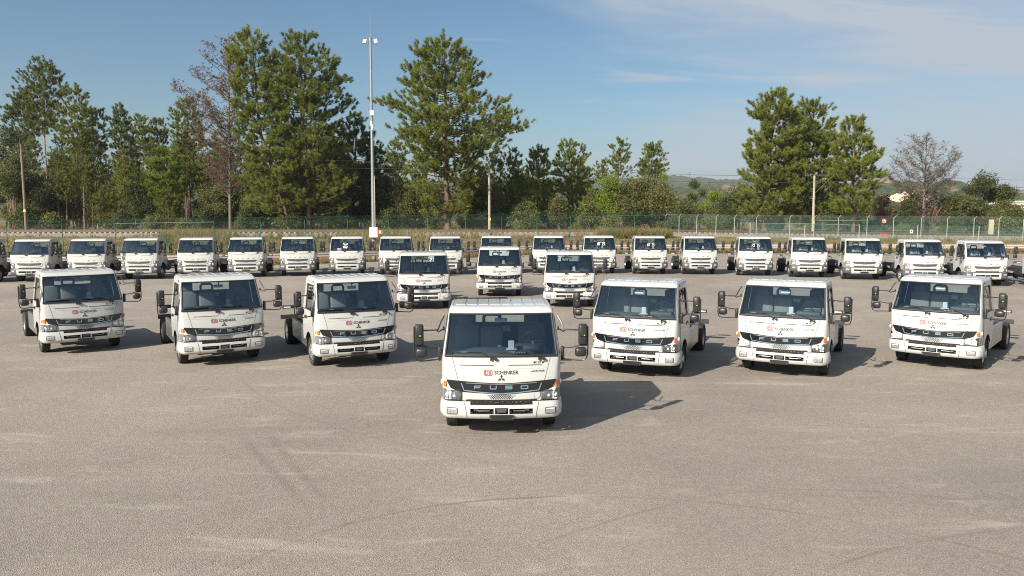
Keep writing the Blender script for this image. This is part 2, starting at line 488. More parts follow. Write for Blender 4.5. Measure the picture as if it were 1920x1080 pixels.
ys = sorted(set([-300, -100, -40, -10, 0, 10, 20, 30] + [40 + 2 * k for k in range(46)] + [132, 136, 140, 150, 170, 200, 260, 340, 450, 600, 900, 1500, 2500, 4500, 9000]))
tag(grid_mesh('ground', xs, ys, ter, 'dry_ground'), kind='structure')
mb = MB(); ring = [(-160, -60), (160, -60), (160, 52)] + EDGE[::-1][0:] + [(-160, 14)]
mb.poly([(x, y, 0.0) for x, y in ring]); lot = mb.build('asphalt_lot', 'asphalt'); tag(lot, kind='structure')
bm = bmesh.new(); bm.from_mesh(lot.data); bmesh.ops.triangulate(bm, faces=bm.faces); bm.to_mesh(lot.data); bm.free()
if lot.data.polygons[0].normal.z < 0: lot.data.flip_normals()

# railway: two tracks on a stone bed
def trk_z(x): return ter(x, TRK)
mb = MB(); X = [-170 + 5 * k for k in range(69)]
for a, b in zip(X, X[1:]):
    sec = [(90.5, -.25), (92.6, .28), (101.6, .28), (103.5, -.2)]
    for (y0, z0), (y1, z1) in zip(sec, sec[1:]):
        mb.poly([(a, y0, trk_z(a) + z0), (b, y0, trk_z(b) + z0), (b, y1, trk_z(b) + z1), (a, y1, trk_z(a) + z1)])
tag(mb.build('track_bed', 'ballast'), kind='structure')
for ty, lab in ((94.6, 'nearer rusty railway track on stone bed behind the fence'), (99.2, 'farther rusty railway track on stone bed beside the trees')):
    t_ = tag(empty('railway_track', (0, ty, 0)), lab, 'railway track', 'railway tracks behind the fence')
    for s in (-1, 1):
        mb = MB()
        for a, b in zip(X, X[1:]):
            for (y0, z0, y1, z1) in ((-.035, .38, -.035, .56), (-.035, .56, .035, .56), (.035, .56, .035, .38)):
                mb.poly([(a, s * .834 + y0, trk_z(a) + z0), (b, s * .834 + y0, trk_z(b) + z0), (b, s * .834 + y1, trk_z(b) + z1), (a, s * .834 + y1, trk_z(a) + z1)])
        mb.build('rail', 'rail_steel', t_)
    mb = MB()
    for k in range(520): x = -155 + k * .6; mb.box((x, 0, trk_z(x) + .33), (.25, 2.6, .14))
    tag(mb.build('sleeper', 'sleeper', t_), kind='stuff')

# guard rail along the back edge of the lot
gr = tag(empty('guard_rail', (0, 0, 0)), 'low pale and rust coloured guard rail along the back edge of the asphalt', 'guard rail')
P = [(x, edge_y(x) + .5) for x in np.linspace(-75, 75, 61)]
mb = MB()
for (a, b) in zip(P, P[1:]):
    for z0, z1, o in ((.50, .60, 0), (.60, .66, .05), (.66, .78, 0)):
        mb.poly([(a[0], a[1] + (o if z0 > .55 and z0 < .65 else 0), z0), (b[0], b[1] + (o if z0 > .55 and z0 < .65 else 0), z0), (b[0], b[1], z1), (a[0], a[1], z1)])
    mb.poly([(a[0], a[1], .78), (b[0], b[1], .78), (b[0], b[1] + .08, .78), (a[0], a[1] + .08, .78)])
mb.build('rail_beam', 'rail_paint', gr)
mb = MB()
for (a, b) in zip(P, P[1:]):
    mb.poly([(a[0], a[1] - .01, .40), (b[0], b[1] - .01, .40), (b[0], b[1], .497), (a[0], a[1], .497)])
mb.build('rail_lower_edge', 'rail_rust', gr)
for a in P[::4]:
    mb = MB(); mb.box((a[0], a[1] + .10, .36), (.10, .10, .72)); mb.build('post', 'rail_rust', gr)

# ------------------------------------------------------------------ fences
def chain(mb, a, b, z0a, z0b, h, sp, w):
    """diamond mesh of thin wires between two posts"""
    L = math.hypot(b[0] - a[0], b[1] - a[1]); ux, uy = (b[0] - a[0]) / L, (b[1] - a[1]) / L
    def pt(u, v):
        return (a[0] + ux * u, a[1] + uy * u, z0a + (z0b - z0a) * u / L + v)
    n = int((L + h) / sp)
    for k in range(n):
        c = -h + k * sp + sp / 2
        for sgn in (1, -1):
            # line u = c + v (or mirrored), clipped to the panel
            v0 = max(0, -c); v1 = min(h, L - c)
            if v1 <= v0: continue
            u0, u1 = c + v0, c + v1
            if sgn < 0: u0, u1 = L - u0, L - u1
            d = w * .7
            mb.poly([pt(min(L, max(0, u0 - d)), v0), pt(min(L, max(0, u0 + d)), v0), pt(min(L, max(0, u1 + d)), v1), pt(min(L, max(0, u1 - d)), v1)])
def fence(name, label, pts, hs, post_mat, mesh_mat, sp, w, arm=True, zs=None, rad=.03, wires=3, group=None):
    f = tag(empty(name, (0, 0, 0)), label, 'fence', group)
    zs = zs or [ter(*p) for p in pts]
    post_me = None
    for i, (p, h, z) in enumerate(zip(pts, hs, zs)):
        mb = MB(); L = [(p[0], p[1], z - .05), (p[0], p[1], z + h)]
        if arm: L += [(p[0] + .18, p[1] - .22, z + h + .30)]
        mb.tube(L, rad, 6); mb.build('post', post_mat, f, 50)
    for i in range(len(pts) - 1):
        mb = MB(); chain(mb, pts[i], pts[i + 1], zs[i] + .03, zs[i + 1] + .03, (hs[i] + hs[i + 1]) / 2 - .05, sp, w)
        tag(mb.build('chain_link_panel', mesh_mat, f), kind='stuff')
    mb = MB()
    for k in range(wires):
        q = (k + .4) / wires
        for i in range(len(pts) - 1):
            if arm: g = lambda j: (pts[j][0] + .18 * q, pts[j][1] - .22 * q, zs[j] + hs[j] + .30 * q)
            else: g = lambda j: (pts[j][0], pts[j][1], zs[j] + hs[j] * (.05 + .95 * q))
            mb.tube([g(i), g(i + 1)], .010, 3, caps=False)
    mb.build('barbed_wire', post_mat, f)
    return f, zs
u = lambda k: (65.68 * (-.633 + .0561 * k) , 65.68 * (1 + .02383 * k))
gp = [u(k) for k in range(-3, 17)]
gh = [2.75 + .70 * max(0, (i - 3)) / 16 - ter(*p) * .0 for i, p in enumerate(gp)]
gh = [h - ter(*p) for h, p in zip(gh, gp)]
fg, gz = fence('chain_link_fence', 'long green chain link fence topped with barbed wire', gp, gh, 'fence_green', 'mesh_green', .11, .0042)
# top bars over one stretch of it
for (a, b) in ((5, 7), (17, 19)):
    mb = MB(); A = gp[a]; B = gp[b]
    mb.tube([(A[0], A[1], gz[a] + gh[a] - .12), (B[0], B[1], gz[b] + gh[b] - .12)], .035, 6); mb.build('top_bar', 'galvanised' if a == 5 else 'fence_green', fg)
sx = [17.73, 19.34, 21.38, 23.6, 25.71, 28.24, 32.07, 34.85, 37.63, 40.91, 43.93, 47.09, 50.05, 53.08, 55.92, 58.7, 61.5, 64.3, 67.1, 70]
sp_ = [(x, 92.5 - .02 * (x - 17)) for x in sx]
sz = [0.0 + .25 * (1 - min(1, (x - 17) / 20)) for x in sx]
sh_ = [3.15 - z - .40 * (i / 19) for i, z in enumerate(sz)]
fs, _ = fence('chain_link_fence', 'silver chain link fence whose posts have angled arms', sp_, sh_, 'post_grey', 'mesh_green', .10, .0065, zs=sz, rad=.042)
mb = MB(); mb.tube([(34.85, 92.1, 2.72), (40.91, 92.0, 2.62)], .035, 6); mb.build('top_bar', 'galvanised', fs)
lx = [26.4, 32.46, 38.49, 44.97, 51.77, 59.16, 66.5]
lp = [(x, 88.5) for x in lx]
fl_, _ = fence('wire_fence', 'lower second wire fence of short silver posts just in front of the angled arm fence', lp, [2.45, 2.4, 2.3, 2.2, 2.1, 2.0, 2.0], 'post_grey', 'mesh_green', .10, .0065, arm=False, zs=[0.02] * 7, rad=.04, wires=2)
mb = MB(); mb.tube([(26.4, 88.46, 2.45), (32.46, 88.46, 2.38), (38.49, 88.46, 2.2)], .035, 6); mb.build('top_bar', 'galvanised', fl_)

# signs and boxes by the fences
def sign(label, c, w, h, mat, extra=None):
    mb = MB(); mb.box((0, 0, 0), (w, .02, h)); o = mb.build('sign', mat); o.location = c
    tag(o, label, 'sign')
    if extra: extra(o)
    return o
def ext_a(o):
    mb = MB(); mb.box((.02, -.014, 0), (.10, .006, .26)); mb.box((-.03, -.014, .07), (.07, .006, .05)); mb.box((.02, -.014, -.12), (.20, .006, .03)); mb.build('pictogram', 'decal_white', o)
def ext_b(o):
    mb = MB(); mb.box((.0, -.014, .05), (.10, .006, .22)); mb.box((.12, -.014, -.04), (.12, .006, .12)); mb.box((-.14, -.014, .02), (.10, .006, .20)); mb.box((0, -.014, -.20), (.34, .006, .04)); mb.build('pictogram', 'decal_white', o)
sign('small red square sign with white pictogram beside the mast', (-12.45, 75.2, 1.82), .40, .34, 'sign_red', ext_a)
sign('red square sign with white pictogram high on the silver fence', (43.0, 92.35, 2.66), .52, .45, 'sign_red', ext_b)
def ext_c(o):
    mb = MB(); mb.box((0, -.014, .02), (.14, .006, .18)); mb.build('print', 'frame_grey', o)
sign('small white notice on the silver fence', (46.2, 92.3, 1.42), .34, .42, 'box_white', ext_c)
hb = tag(empty('hydrant_cabinet', (43.6, 93.4, 0)), 'red metal cabinet standing behind the silver fence', 'cabinet')
mb = MB(); mb.rbox((0, 0, .60), (.85, .35, 1.05), .02); mb.build('cabinet_body', 'sign_red', hb)
mb = MB(); mb.box((-.05, -.19, .78), (.30, .02, .22)); mb.build('cabinet_label', 'decal_white', hb)
for s in (-.35, .35):
    mb = MB(); mb.box((s, 0, .05), (.06, .25, .14)); mb.build('cabinet_foot', 'frame_grey', hb)

# lighting mast
mt = tag(empty('lighting_mast', (-10.75, 62.0, 0)), 'tall grey lighting mast with two floodlights and a white cabinet', 'lighting mast')
mb = MB(); mb.tube([(0, 0, 0), (0, 0, 6), (0, 0, 6.01), (.0, 0, 11.0), (0, 0, 11.01), (0, 0, 16.9)], [.15, .135, .125, .11, .095, .075], 12); mb.tube([(0, 0, 0), (0, 0, .03)], .3, 12); mb.build('pole', 'galvanised', mt, 40)
mb = MB(); mb.tube([(0, 0, 16.8), (0, 0, 18.7)], [.02, .010], 5); mb.build('lightning_rod', 'galvanised', mt)
mb = MB(); mb.tube([(-.52, 0, 16.95), (.52, .1, 16.80)], .045, 6); mb.tube([(0, 0, 16.6), (0, 0, 16.9)], .09, 8); mb.build('crossbar', 'galvanised', mt)
for s, a in ((-1, 8), (1, -14)):
    mb = MB(); mx = Matrix.Rotation(R(a), 3, 'Y') @ Matrix.Rotation(R(-25), 3, 'X')
    mb.rbox((s * .42, -.06, 16.60), (.26, .16, .36), .03, mat=mx); fl = mb.build('floodlight', 'box_white', mt, 40)
    mb = MB(); mb.box((s * .42, -.15, 16.57), (.20, .02, .28), mat=mx); mb.build('floodlight_glass', 'lamp_grey', fl)
    mb = MB(); mb.tube([(s * .10, 0, 16.62), (s * .18, 0, 16.35), (s * .30, 0, 16.52)], .012, 4); mb.build('cable', 'wire', mt)
mb = MB(); mb.rbox((.06, -.16, 11.25), (.30, .2, .36), .02); mb.build('junction_box', 'box_white', mt)
cm = MB(); cm.tube([(.05, -.1, 10.35), (.09, -.28, 10.35)], .03, 6); cm.rbox((.09, -.28, 10.2), (.15, .15, .2), .04); cm.tube([(.09, -.28, 10.1), (.09, -.28, 9.98)], [.09, .05], 10); cm.rbox((0, -.16, 10.5), (.16, .16, .3), .03)
cm.build('security_camera', 'box_white', mt, 40)
mb = MB(); mb.rbox((.06, -.28, 2.17), (.62, .28, .78), .015); cb = mb.build('control_cabinet', 'box_white', mt)
mb = MB(); mb.box((.12, -.425, 2.17), (.42, .008, .64)); mb.build('cabinet_door', 'box_white', cb)
mb = MB(); mb.box((.12, -.432, 2.13), (.07, .006, .05)); mb.build('warning_sticker', 'yellow_tag', cb)
mb = MB(); mb.tube([(.14, -.06, 2.5), (.14, -.06, 6.5)], .03, 6); mb.build('conduit', 'rail_paint', mt)

# overhead line poles by the railway
def line_pole(x, y, h, z, label, stay, tagz):
    p = tag(empty('utility_pole', (x, y, z)), label, 'pole', 'poles along the railway')
    mb = MB(); mb.tube([(0, 0, -.2), (-.05, 0, h)], [.19, .14], 8); mb.build('pole', 'concrete_pole' if stay else 'wood_pole', p, 50)
    mb = MB(); mb.box((0, -.17, tagz), (.28, .03, .32)); mb.build('marker_plate', 'yellow_tag', p)
    if stay:
        mb = MB(); mb.tube([(0, -.1, h * .70), (2.0, -1.0, h + .0)], .045, 6); mb.tube([(-.05, 0, h - .05), (2.2, -1.0, h + .02)], .02, 5); mb.tube([(0, 0, h + .1), (.35, 0, h + .1)], .05, 6)
        mb.build('bracket_arm', 'rail_steel', p)
    else:
        mb = MB(); mb.tube([(-.18, 0, h - 2.4), (-.45, -.1, h - .05), (-.1, 0, h)], .03, 5); mb.build('bracket_arm', 'rail_steel', p)
    return p
line_pole(-62.9, 103.4, 11.4, .9, 'weathered utility pole at the left beside the railway, dark trees behind', False, 2.9)
line_pole(-2.9, 103.6, 9.2, .9, 'pale overhead line pole in the middle, beside the big round pine', True, 1.8)
line_pole(38.6, 102.4, 7.6, .66, 'overhead line pole at the right in front of the dense pines', True, 1.6)
mb = MB()
def sag(a, b, s, r=.018):
    mb.tube([tuple(a[i] + (b[i] - a[i]) * k / 14 - (s * 4 * (k / 14) * (1 - k / 14) if i == 2 else 0) for i in range(3)) for k in range(15)], r, 4, caps=False)
T0, T1, T2, T3, T4 = (-135, 101, 12.4), (-62.9, 102.6, 12.3), (-1.0, 102.6, 10.1), (40.6, 101.4, 8.4), (110, 99, 8.2)
for dz in (0, -.9):
    for a, b in ((T0, T1), (T1, T2), (T2, T3), (T3, T4)):
        sag((a[0], a[1], a[2] + dz), (b[0], b[1], b[2] + dz), .8)
tag(mb.build('overhead_wire', 'wire'), 'thin overhead railway wires strung between the poles in front of the trees', 'wire')
mb = MB(); mb.box((57.9, 96.5, 1.4), (.46, .30, 2.7)); mb.box((57.9, 96.33, 2.35), (.44, .02, .06))
tag(mb.build('concrete_post', 'post_stone'), 'broad pale post behind the fence at the right below the oak', 'post')
# ------------------------------------------------------------------ trees
nprng = np.random.default_rng(11)
def np_mesh(name, V, tris, mat):
    me = bpy.data.meshes.new(name)
    nf = len(tris)
    me.vertices.add(len(V)); me.vertices.foreach_set('co', np.ascontiguousarray(V, dtype=np.float32).ravel())
    me.loops.add(nf * 3); me.loops.foreach_set('vertex_index', np.ascontiguousarray(tris, dtype=np.int32).ravel())
    me.polygons.add(nf); me.polygons.foreach_set('loop_start', np.arange(0, nf * 3, 3, dtype=np.int32))
    me.polygons.foreach_set('loop_total', np.full(nf, 3, dtype=np.int32))
    me.materials.append(M[mat]); me.update(calc_edges=True); me.validate()
    return me
def blades(C, A, n, L, w, spread, rs):
    """needle tufts: n thin triangles per centre C, leaning to axis A"""
    N = len(C)
    D = rs.normal(size=(N, n, 3)); D /= np.linalg.norm(D, axis=2, keepdims=True)
    D = D * spread + A[:, None, :]; D /= np.linalg.norm(D, axis=2, keepdims=True)
    S = np.cross(D, rs.normal(size=(N, n, 3))); S /= np.linalg.norm(S, axis=2, keepdims=True) + 1e-9
    l = L * rs.uniform(.65, 1.15, size=(N, n, 1))
    base = C[:, None, :] + D * l * .08
    tip = C[:, None, :] + D * l
    V = np.stack([base + S * w, tip, base - S * w], axis=2).reshape(-1, 3)
    T = np.arange(N * n * 3).reshape(-1, 3)
    return V, T
def leaves(C, n, rad, size, rs):
    N = len(C)
    P = C[:, None, :] + rs.normal(size=(N, n, 3)) * rad * np.array([1, 1, .8])
    D = rs.normal(size=(N, n, 3)); D[:, :, 2] *= .7; D /= np.linalg.norm(D, axis=2, keepdims=True)
    S = np.cross(D, rs.normal(size=(N, n, 3))); S /= np.linalg.norm(S, axis=2, keepdims=True) + 1e-9
    l = size * rs.uniform(.6, 1.3, size=(N, n, 1))
    V = np.stack([P - D * l * .5, P + S * l * .32, P + D * l * .5, P - S * l * .32], axis=2).reshape(-1, 3)
    q = np.arange(N * n)[:, None] * 4
    T = np.concatenate([q + np.array([[0, 1, 3]]), q + np.array([[1, 2, 3]])], axis=1).reshape(-1, 3)
    return V, T
def env_at(O, z):
    zs = [o[0] for o in O]
    return float(np.interp(z, zs, [o[1] for o in O])), float(np.interp(z, zs, [o[2] for o in O]))
def pine_meshes(path, O, seed, tr, tuft_L, per_m, needles, needle_n=26, bark='bark', dead=0.0, bare_low=True, full=(.62, .98), up=.55, dens=1.0, w=.028):
    """trunk and crown meshes; path [(z, x)], O outline [(z, left, right)], z measured from the tree's foot"""
    rr = random.Random(seed); rs = np.random.default_rng(seed)
    zb, zt = path[0][0], path[-1][0]; H = zt - zb
    tx = lambda z: float(np.interp(z, [p[0] for p in path], [p[1] for p in path]))
    wig = [rr.uniform(-1, 1) for _ in range(6)]
    ty = lambda z: .02 * H * math.sin((z - zb) / H * 4 + wig[0]) * wig[1]
    mb = MB(); n = 14
    pts = []; rad = []
    for k in range(n + 1):
        z = zb - .15 + (H + .1) * k / n; q = k / n
        pts.append((tx(z) + .006 * H * math.sin(q * 9 + wig[2]), ty(z), z)); rad.append(max(.02, tr * (1 - q) ** .8 + (.35 * tr * max(0, 1 - q * 14))))
    mb.tube(pts, rad, 8, caps=False)
    C = []; A = []
    z0 = O[0][0]; z = z0
    whorl = .0
    while z < zt - .25:
        q = (z - zb) / H; l, r = env_at(O, z)
        nb = rr.choice((3, 4, 5))
        az0 = rr.uniform(0, 6.28)
        for b in range(nb):
            az = az0 + 6.283 * b / nb + rr.uniform(-.35, .35)
            ca, sa = math.cos(az), math.sin(az)
            reach = (r if ca > 0 else l) * abs(ca) ** 1.2 + (l + r) / 2 * (1 - abs(ca) ** 1.2)
            reach *= rr.uniform(*full)
            zz = z + rr.uniform(-.3, .3)
            el = R(rr.uniform(8, 30)) + R(38) * max(0, (q - .55)) / .45
            rise = reach * math.tan(min(el, R(60))) * up
            S = Vector((tx(zz), ty(zz), zz - rise * .75))
            if S.z < zb + 1: S.z = zb + 1
            E = Vector((tx(zz) + ca * reach, ty(zz) + sa * reach, zz + rise * .25))
            K = S.lerp(E, .55) + Vector((rr.uniform(-.1, .1) * reach, rr.uniform(-.1, .1) * reach, -.14 * reach))
            m = 6; bp = []
            for k in range(m + 1):
                t_ = k / m; bp.append(S * (1 - t_) ** 2 + K * 2 * t_ * (1 - t_) + E * t_ ** 2)
            br = max(.018, tr * .30 * min(1, reach / 4) * (1 - q * .6))
            mb.tube(bp, [br * (1 - .8 * k / m) for k in range(m + 1)], 4, caps=False)
            if rr.random() < dead: continue
            # leafy shoots that turn upward, each carrying a few tufts of needles
            low = min(1.0, .62 + .38 * max(0.0, (z - z0) / max(.1, (zt - z0)) / .35))
            cnt = max(2, int(reach * per_m * dens * low / 3.0))
            for c in range(cnt):
                t_ = 1 - (rr.random() ** 1.4) * .70
                k = min(m - 1, int(t_ * m)); p = bp[k].lerp(bp[k + 1], t_ * m - k)
                side = (.30 + .09 * reach) * (1.35 - t_ * .7)
                off = Vector((rr.gauss(0, 1) * side, rr.gauss(0, 1) * side, abs(rr.gauss(0, .5)) * side - .15 * side))
                out = (E - S).normalized()
                d = (out * .55 + off * .35 + Vector((0, 0, rr.uniform(.3, .9)))).normalized()
                SL = tuft_L * rr.uniform(.5, 1.25)
                if rr.random() < .3: mb.tube([p, p + off, p + off + d * SL * .7], [.018, .014, .008], 3, caps=False)
                for g in (0.0, .36, .72, 1.0)[:3 + (rr.random() < .5)]:
                    C.append(p + off + d * SL * g); A.append(d)
        z += (.50 + .40 * rr.random()) * (1.0 if H > 15 else .8)
    for k in range(5): C.append(Vector((tx(zt) + rr.uniform(-.15, .15), ty(zt), zt - k * .22))); A.append(Vector((0, 0, 1)))
    if bare_low:    # dead stubs below the crown
        for k in range(int(H * .5)):
            zz = rr.uniform(zb + 1.5, max(zb + 2, z0 + H * .15)); az = rr.uniform(0, 6.28); L = rr.uniform(.5, 2.2)
            S = Vector((tx(zz), ty(zz), zz)); mb.tube([S, S + Vector((math.cos(az) * L * .6, math.sin(az) * L * .6, .12 * L)), S + Vector((math.cos(az) * L, math.sin(az) * L, rr.uniform(-.1, .35) * L))], [.03, .02, .01], 3, caps=False)
    trunk = mb.build('trunk', bark, None, 60, link=False).data
    C = np.array([tuple(c) for c in C]); A = np.array([tuple(a) for a in A])
    V, T = blades(C, A, needle_n, tuft_L * .80, w, .85, rs)
    return trunk, np_mesh('crown', V, T, needles)
def place_tree(name, x, y, z, meshes, label, cat='tree', group=None, rz=0.0, sc=1.0):
    t_ = tag(empty(name, (x, y, z), rz), label, cat, group); t_.scale = (sc,) * 3
    put('trunk', meshes[0], t_)
    if meshes[1] is not None: put('crown', meshes[1], t_)
    return t_
def rel(path, O):
    zb = path[0][0]
    return [(a - zb, b) for a, b in path], [(a - zb, b, c) for a, b, c in O]
PINES = {
    'dead_red': (-38.09, 108, [(0.9, 0.0), (27.3, 0.61)], [(7.0, 2.2, 2.2), (10.6, 4.3, 1.8), (14.1, 5.8, 1.4), (17.6, 6.9, 1.8), (20.4, 6.7, 1.4), (22.5, 5.4, 1.1), (25.2, 3.2, 0.9), (27.2, 1.3, 0.6)]),
    'big_lean': (-29.11, 105, [(0.9, 0.0), (8.3, -1.9), (13.8, -3.34), (26.8, -4.59)], [(4.2, 5.3, 3.5), (8.3, 4.2, 4.2), (12.4, 3.2, 4.2), (15.9, 3.5, 4.2), (19.2, 3.4, 3.5), (22.6, 3.2, 3.2), (25.3, 2.1, 2.1), (26.6, 0.4, 0.6)]),
    'big_mid': (-27.05, 106, [(0.9, 0.0), (11.8, 0.05), (18.7, -0.47), (26.5, -0.62)], [(4.2, 3.5, 5.7), (7.7, 4.3, 6.7), (11.1, 3.9, 5.3), (14.6, 3.5, 5.7), (17.4, 3.9, 6.7), (19.7, 3.5, 6.0), (22.1, 3.2, 5.0), (24.8, 2.8, 3.2), (26.5, 1.1, 1.1)]),
    'big_wide': (-8.48, 104, [(0.9, 0.0), (12.4, -0.12), (25.4, -0.21)], [(3.5, 3.8, 3.1), (6.9, 4.9, 4.2), (10.3, 4.9, 4.9), (12.7, 6.3, 9.8), (15.1, 6.3, 9.8), (17.1, 7.8, 7.7), (18.4, 5.2, 5.9), (21.1, 4.6, 4.2), (23.8, 3.5, 3.1), (25.2, 0.8, 1.0)]),
    'dark_back': (-23.01, 118, [(0.9, 0.0), (18.0, 0.08)], [(2.6, 4.0, 4.7), (7.3, 4.3, 4.7), (11.2, 4.3, 4.7), (14.3, 3.2, 3.2), (17.7, 0.6, 0.6)]),
    'right_a': (33.11, 105, [(0.736125, 0.0), (19.4, 1.03)], [(2.8, 2.8, 3.5), (5.6, 3.9, 4.2), (8.3, 3.2, 4.9), (11.8, 2.8, 4.2), (15.2, 3.2, 3.5), (17.2, 2.5, 2.1), (19.2, 0.7, 0.7)]),
    'right_b': (40.04, 108, [(0.6495, 0.0), (18.1, -0.39)], [(2.7, 3.6, 4.3), (5.6, 4.3, 4.3), (9.9, 4.3, 4.3), (13.4, 3.6, 4.0), (16.2, 2.2, 2.9), (18.0, 0.7, 0.9)]),
    'right_c': (44.32, 104, [(0.5960000000000001, 0.0), (15.8, -0.32)], [(3.5, 3.5, 1.7), (6.2, 3.8, 2.4), (9.0, 3.1, 3.3), (11.0, 2.8, 3.1), (13.7, 1.9, 1.9), (15.6, 0.6, 0.6)]),
    'dead_grey': (56.58, 110, [(0.44275000000000003, 0.0), (14.1, -0.06)], [(7.1, 4.4, 3.7), (8.9, 5.2, 4.4), (10.7, 5.2, 4.8), (12.1, 4.0, 3.7), (14.1, 1.5, 1.1)]),
    's1': (-69.9, 120, [(0.9, 0.0), (26.4, 0.97)], [(15.2, 2.2, 2.0), (18.4, 2.4, 2.2), (20.3, 2.4, 2.4), (22.2, 3.0, 2.8), (24.5, 2.0, 1.4), (26.2, 0.6, 0.6)]),
    's2': (-62.77, 116, [(0.9, 0.0), (21.8, 0.48)], [(11.8, 1.7, 1.6), (14.9, 2.3, 2.2), (17.5, 2.3, 1.9), (19.7, 1.6, 1.4), (21.6, 0.6, 0.6)]),
    's0': (-76.15, 125, [(0.9, 0.0), (22.5, 0.62)], [(14.1, 2.1, 2.1), (17.3, 2.9, 2.5), (20.2, 2.1, 2.1), (22.4, 0.5, 0.7)]),
    's2b': (-64.88, 125, [(0.9, 0.0), (19.5, 0.53)], [(12.4, 1.3, 1.3), (14.9, 1.7, 1.7), (17.3, 1.5, 1.5), (19.4, 0.7, 0.7)]),
    's3': (-60.29, 125, [(0.9, 0.0), (19.7, -0.27)], [(9.2, 1.3, 1.3), (11.6, 1.5, 1.7), (14.9, 1.8, 1.7), (17.7, 1.5, 1.3), (19.5, 0.7, 0.7)]),
    's4': (-61.5, 135, [(0.9, 0.0), (19.6, -0.5)], [(12.2, 1.1, 1.1), (14.9, 1.4, 1.4), (17.5, 1.4, 1.3), (19.5, 0.5, 0.5)]),
    's5': (-57.31, 130, [(0.9, 0.0), (18.5, 0.5)], [(11.1, 1.2, 1.2), (13.6, 1.7, 1.6), (16.2, 1.4, 1.4), (18.3, 0.6, 0.6)]),
    's6': (-49.14, 122, [(0.9, 0.0), (20.7, 0.21)], [(9.0, 1.6, 1.6), (12.2, 1.8, 2.0), (15.4, 2.3, 2.3), (18.6, 1.8, 1.6), (20.6, 0.7, 0.7)]),
    'bright': (-48.63, 112, [(0.9, 0.0), (12.4, 0.62)], [(4.6, 1.1, 1.5), (6.0, 2.1, 2.2), (8.6, 2.2, 2.2), (10.8, 1.9, 1.6), (12.3, 0.6, 0.6)]),
    's13': (-19.1, 130, [(0.9, 0.0), (15.3, 0.55)], [(3.4, 1.7, 1.7), (7.7, 2.2, 2.2), (11.1, 1.9, 1.7), (12.8, 1.3, 1.3), (15.2, 0.5, 0.5)]),
    's14': (-0.15, 115, [(0.9, 0.0), (12.8, -0.23)], [(3.4, 1.2, 1.2), (7.2, 1.9, 1.9), (10.2, 1.7, 1.9), (12.7, 0.8, 0.8)]),
    's14b': (-2.4, 120, [(0.9, 0.0), (12.3, -0.38)], [(6.6, 1.2, 1.2), (9.7, 1.2, 1.2), (12.1, 0.6, 0.6)]),
    's15': (3.69, 115, [(0.9, 0.0), (12.8, 0.11)], [(3.4, 2.2, 2.2), (7.2, 2.3, 2.2), (10.2, 1.5, 1.5), (12.7, 0.8, 0.8)]),
    's16': (8.83, 115, [(0.9, 0.0), (13.9, -0.47)], [(4.9, 2.3, 2.3), (8.7, 2.3, 2.7), (11.8, 1.7, 1.9), (13.8, 0.6, 0.6)]),
    's18': (18.7, 140, [(0.9, 0.0), (16.2, -0.11)], [(9.8, 1.1, 1.1), (11.6, 1.9, 2.1), (13.9, 1.4, 1.4), (16.0, 0.8, 0.8)]),
    's19': (24.31, 140, [(0.846125, 0.0), (15.5, 0.12)], [(8.9, 2.3, 1.4), (11.2, 2.3, 1.9), (13.0, 1.4, 1.9), (15.3, 0.8, 0.8)]),
    's17': (16.83, 150, [(0.9, 0.0), (12.9, -0.03)], [(9.2, 1.0, 1.0), (11.2, 1.0, 0.8), (12.7, 0.5, 0.5)]),
}

BIG = {'big_lean': ('tall leaning pine with thin trunk just right of the dead brown tree', 31, .32), 'big_mid': ('tall broad pine left of the lighting mast', 32, .36),
       'big_wide': ('largest round crowned pine right of the lighting mast', 33, .40), 'dark_back': ('dark dense pine behind the lighting mast', 34, .28),
       'right_a': ('tallest pine of the dense group at the right', 35, .34), 'right_b': ('middle pine of the dense group at the right, behind a line pole', 36, .32), 'right_c': ('right hand pine of the dense group, beside the bare grey tree', 37, .26)}
for k, (lab, sd, tr) in BIG.items():
    x, y, path, O = PINES[k]; p, o = rel(path, O)
    dark = k == 'dark_back'
    place_tree('pine_tree', x, y, path[0][0], pine_meshes(p, o, sd, tr, .60, 13.5, 'pine_needles_dark' if dark else 'pine_needles', 30, dens=1.25 if k[:5] == 'right' else 1.0, w=.024, full=(.75, 1.03) if k[:5] == 'right' else ((.78, 1.06) if k == 'big_wide' else (.66, .99))), lab)
SM = {'s1': 'tallest thin pine in the left wood', 's2': 'second tall thin pine in the left wood, right of the tallest', 's0': 'thin pine at the far left edge above the dark oak', 's2b': 'slim low pine between the second tall pine and a lone spiky one',
      's3': 'slim dark spiky pine alone against the sky in the left wood', 's4': 'small thin pine, left one of a close pair above the wood', 's5': 'small thin pine, right one of a close pair above the wood',
      's6': 'slender pine touching the dead brown tree on its left', 'bright': 'short bright yellow green young pine in front of the left wood', 's13': 'small pine directly left of the big round pine',
      's14': 'sparse thin pine right of the middle line pole', 's14b': 'sparse small pine directly behind the middle line pole', 's15': 'medium pine, second right of the middle line pole',
      's16': 'broad medium pine left of the bright green round tree', 's18': 'small pine rising behind the bright green round tree', 's19': 'small pine rising behind the olive oak bushes', 's17': 'tiny far pine between two larger pines'}
for i, (k, lab) in enumerate(SM.items()):
    x, y, path, O = PINES[k]; p, o = rel(path, O)
    place_tree('pine_tree', x, y, path[0][0], pine_meshes(p, o, 60 + i, .17 if p[-1][0] > 15 else .13, .46, 13, 'pine_bright' if k == 'bright' else ('pine_needles' if i % 2 or i > 7 else 'pine_needles_dark'), 26, w=.024, full=(.8, 1.12), dens=1.7 if k == 'bright' else (.85 if 's14' in k else 1.3), bark='bark_pale' if i % 3 == 0 else 'bark'), lab)

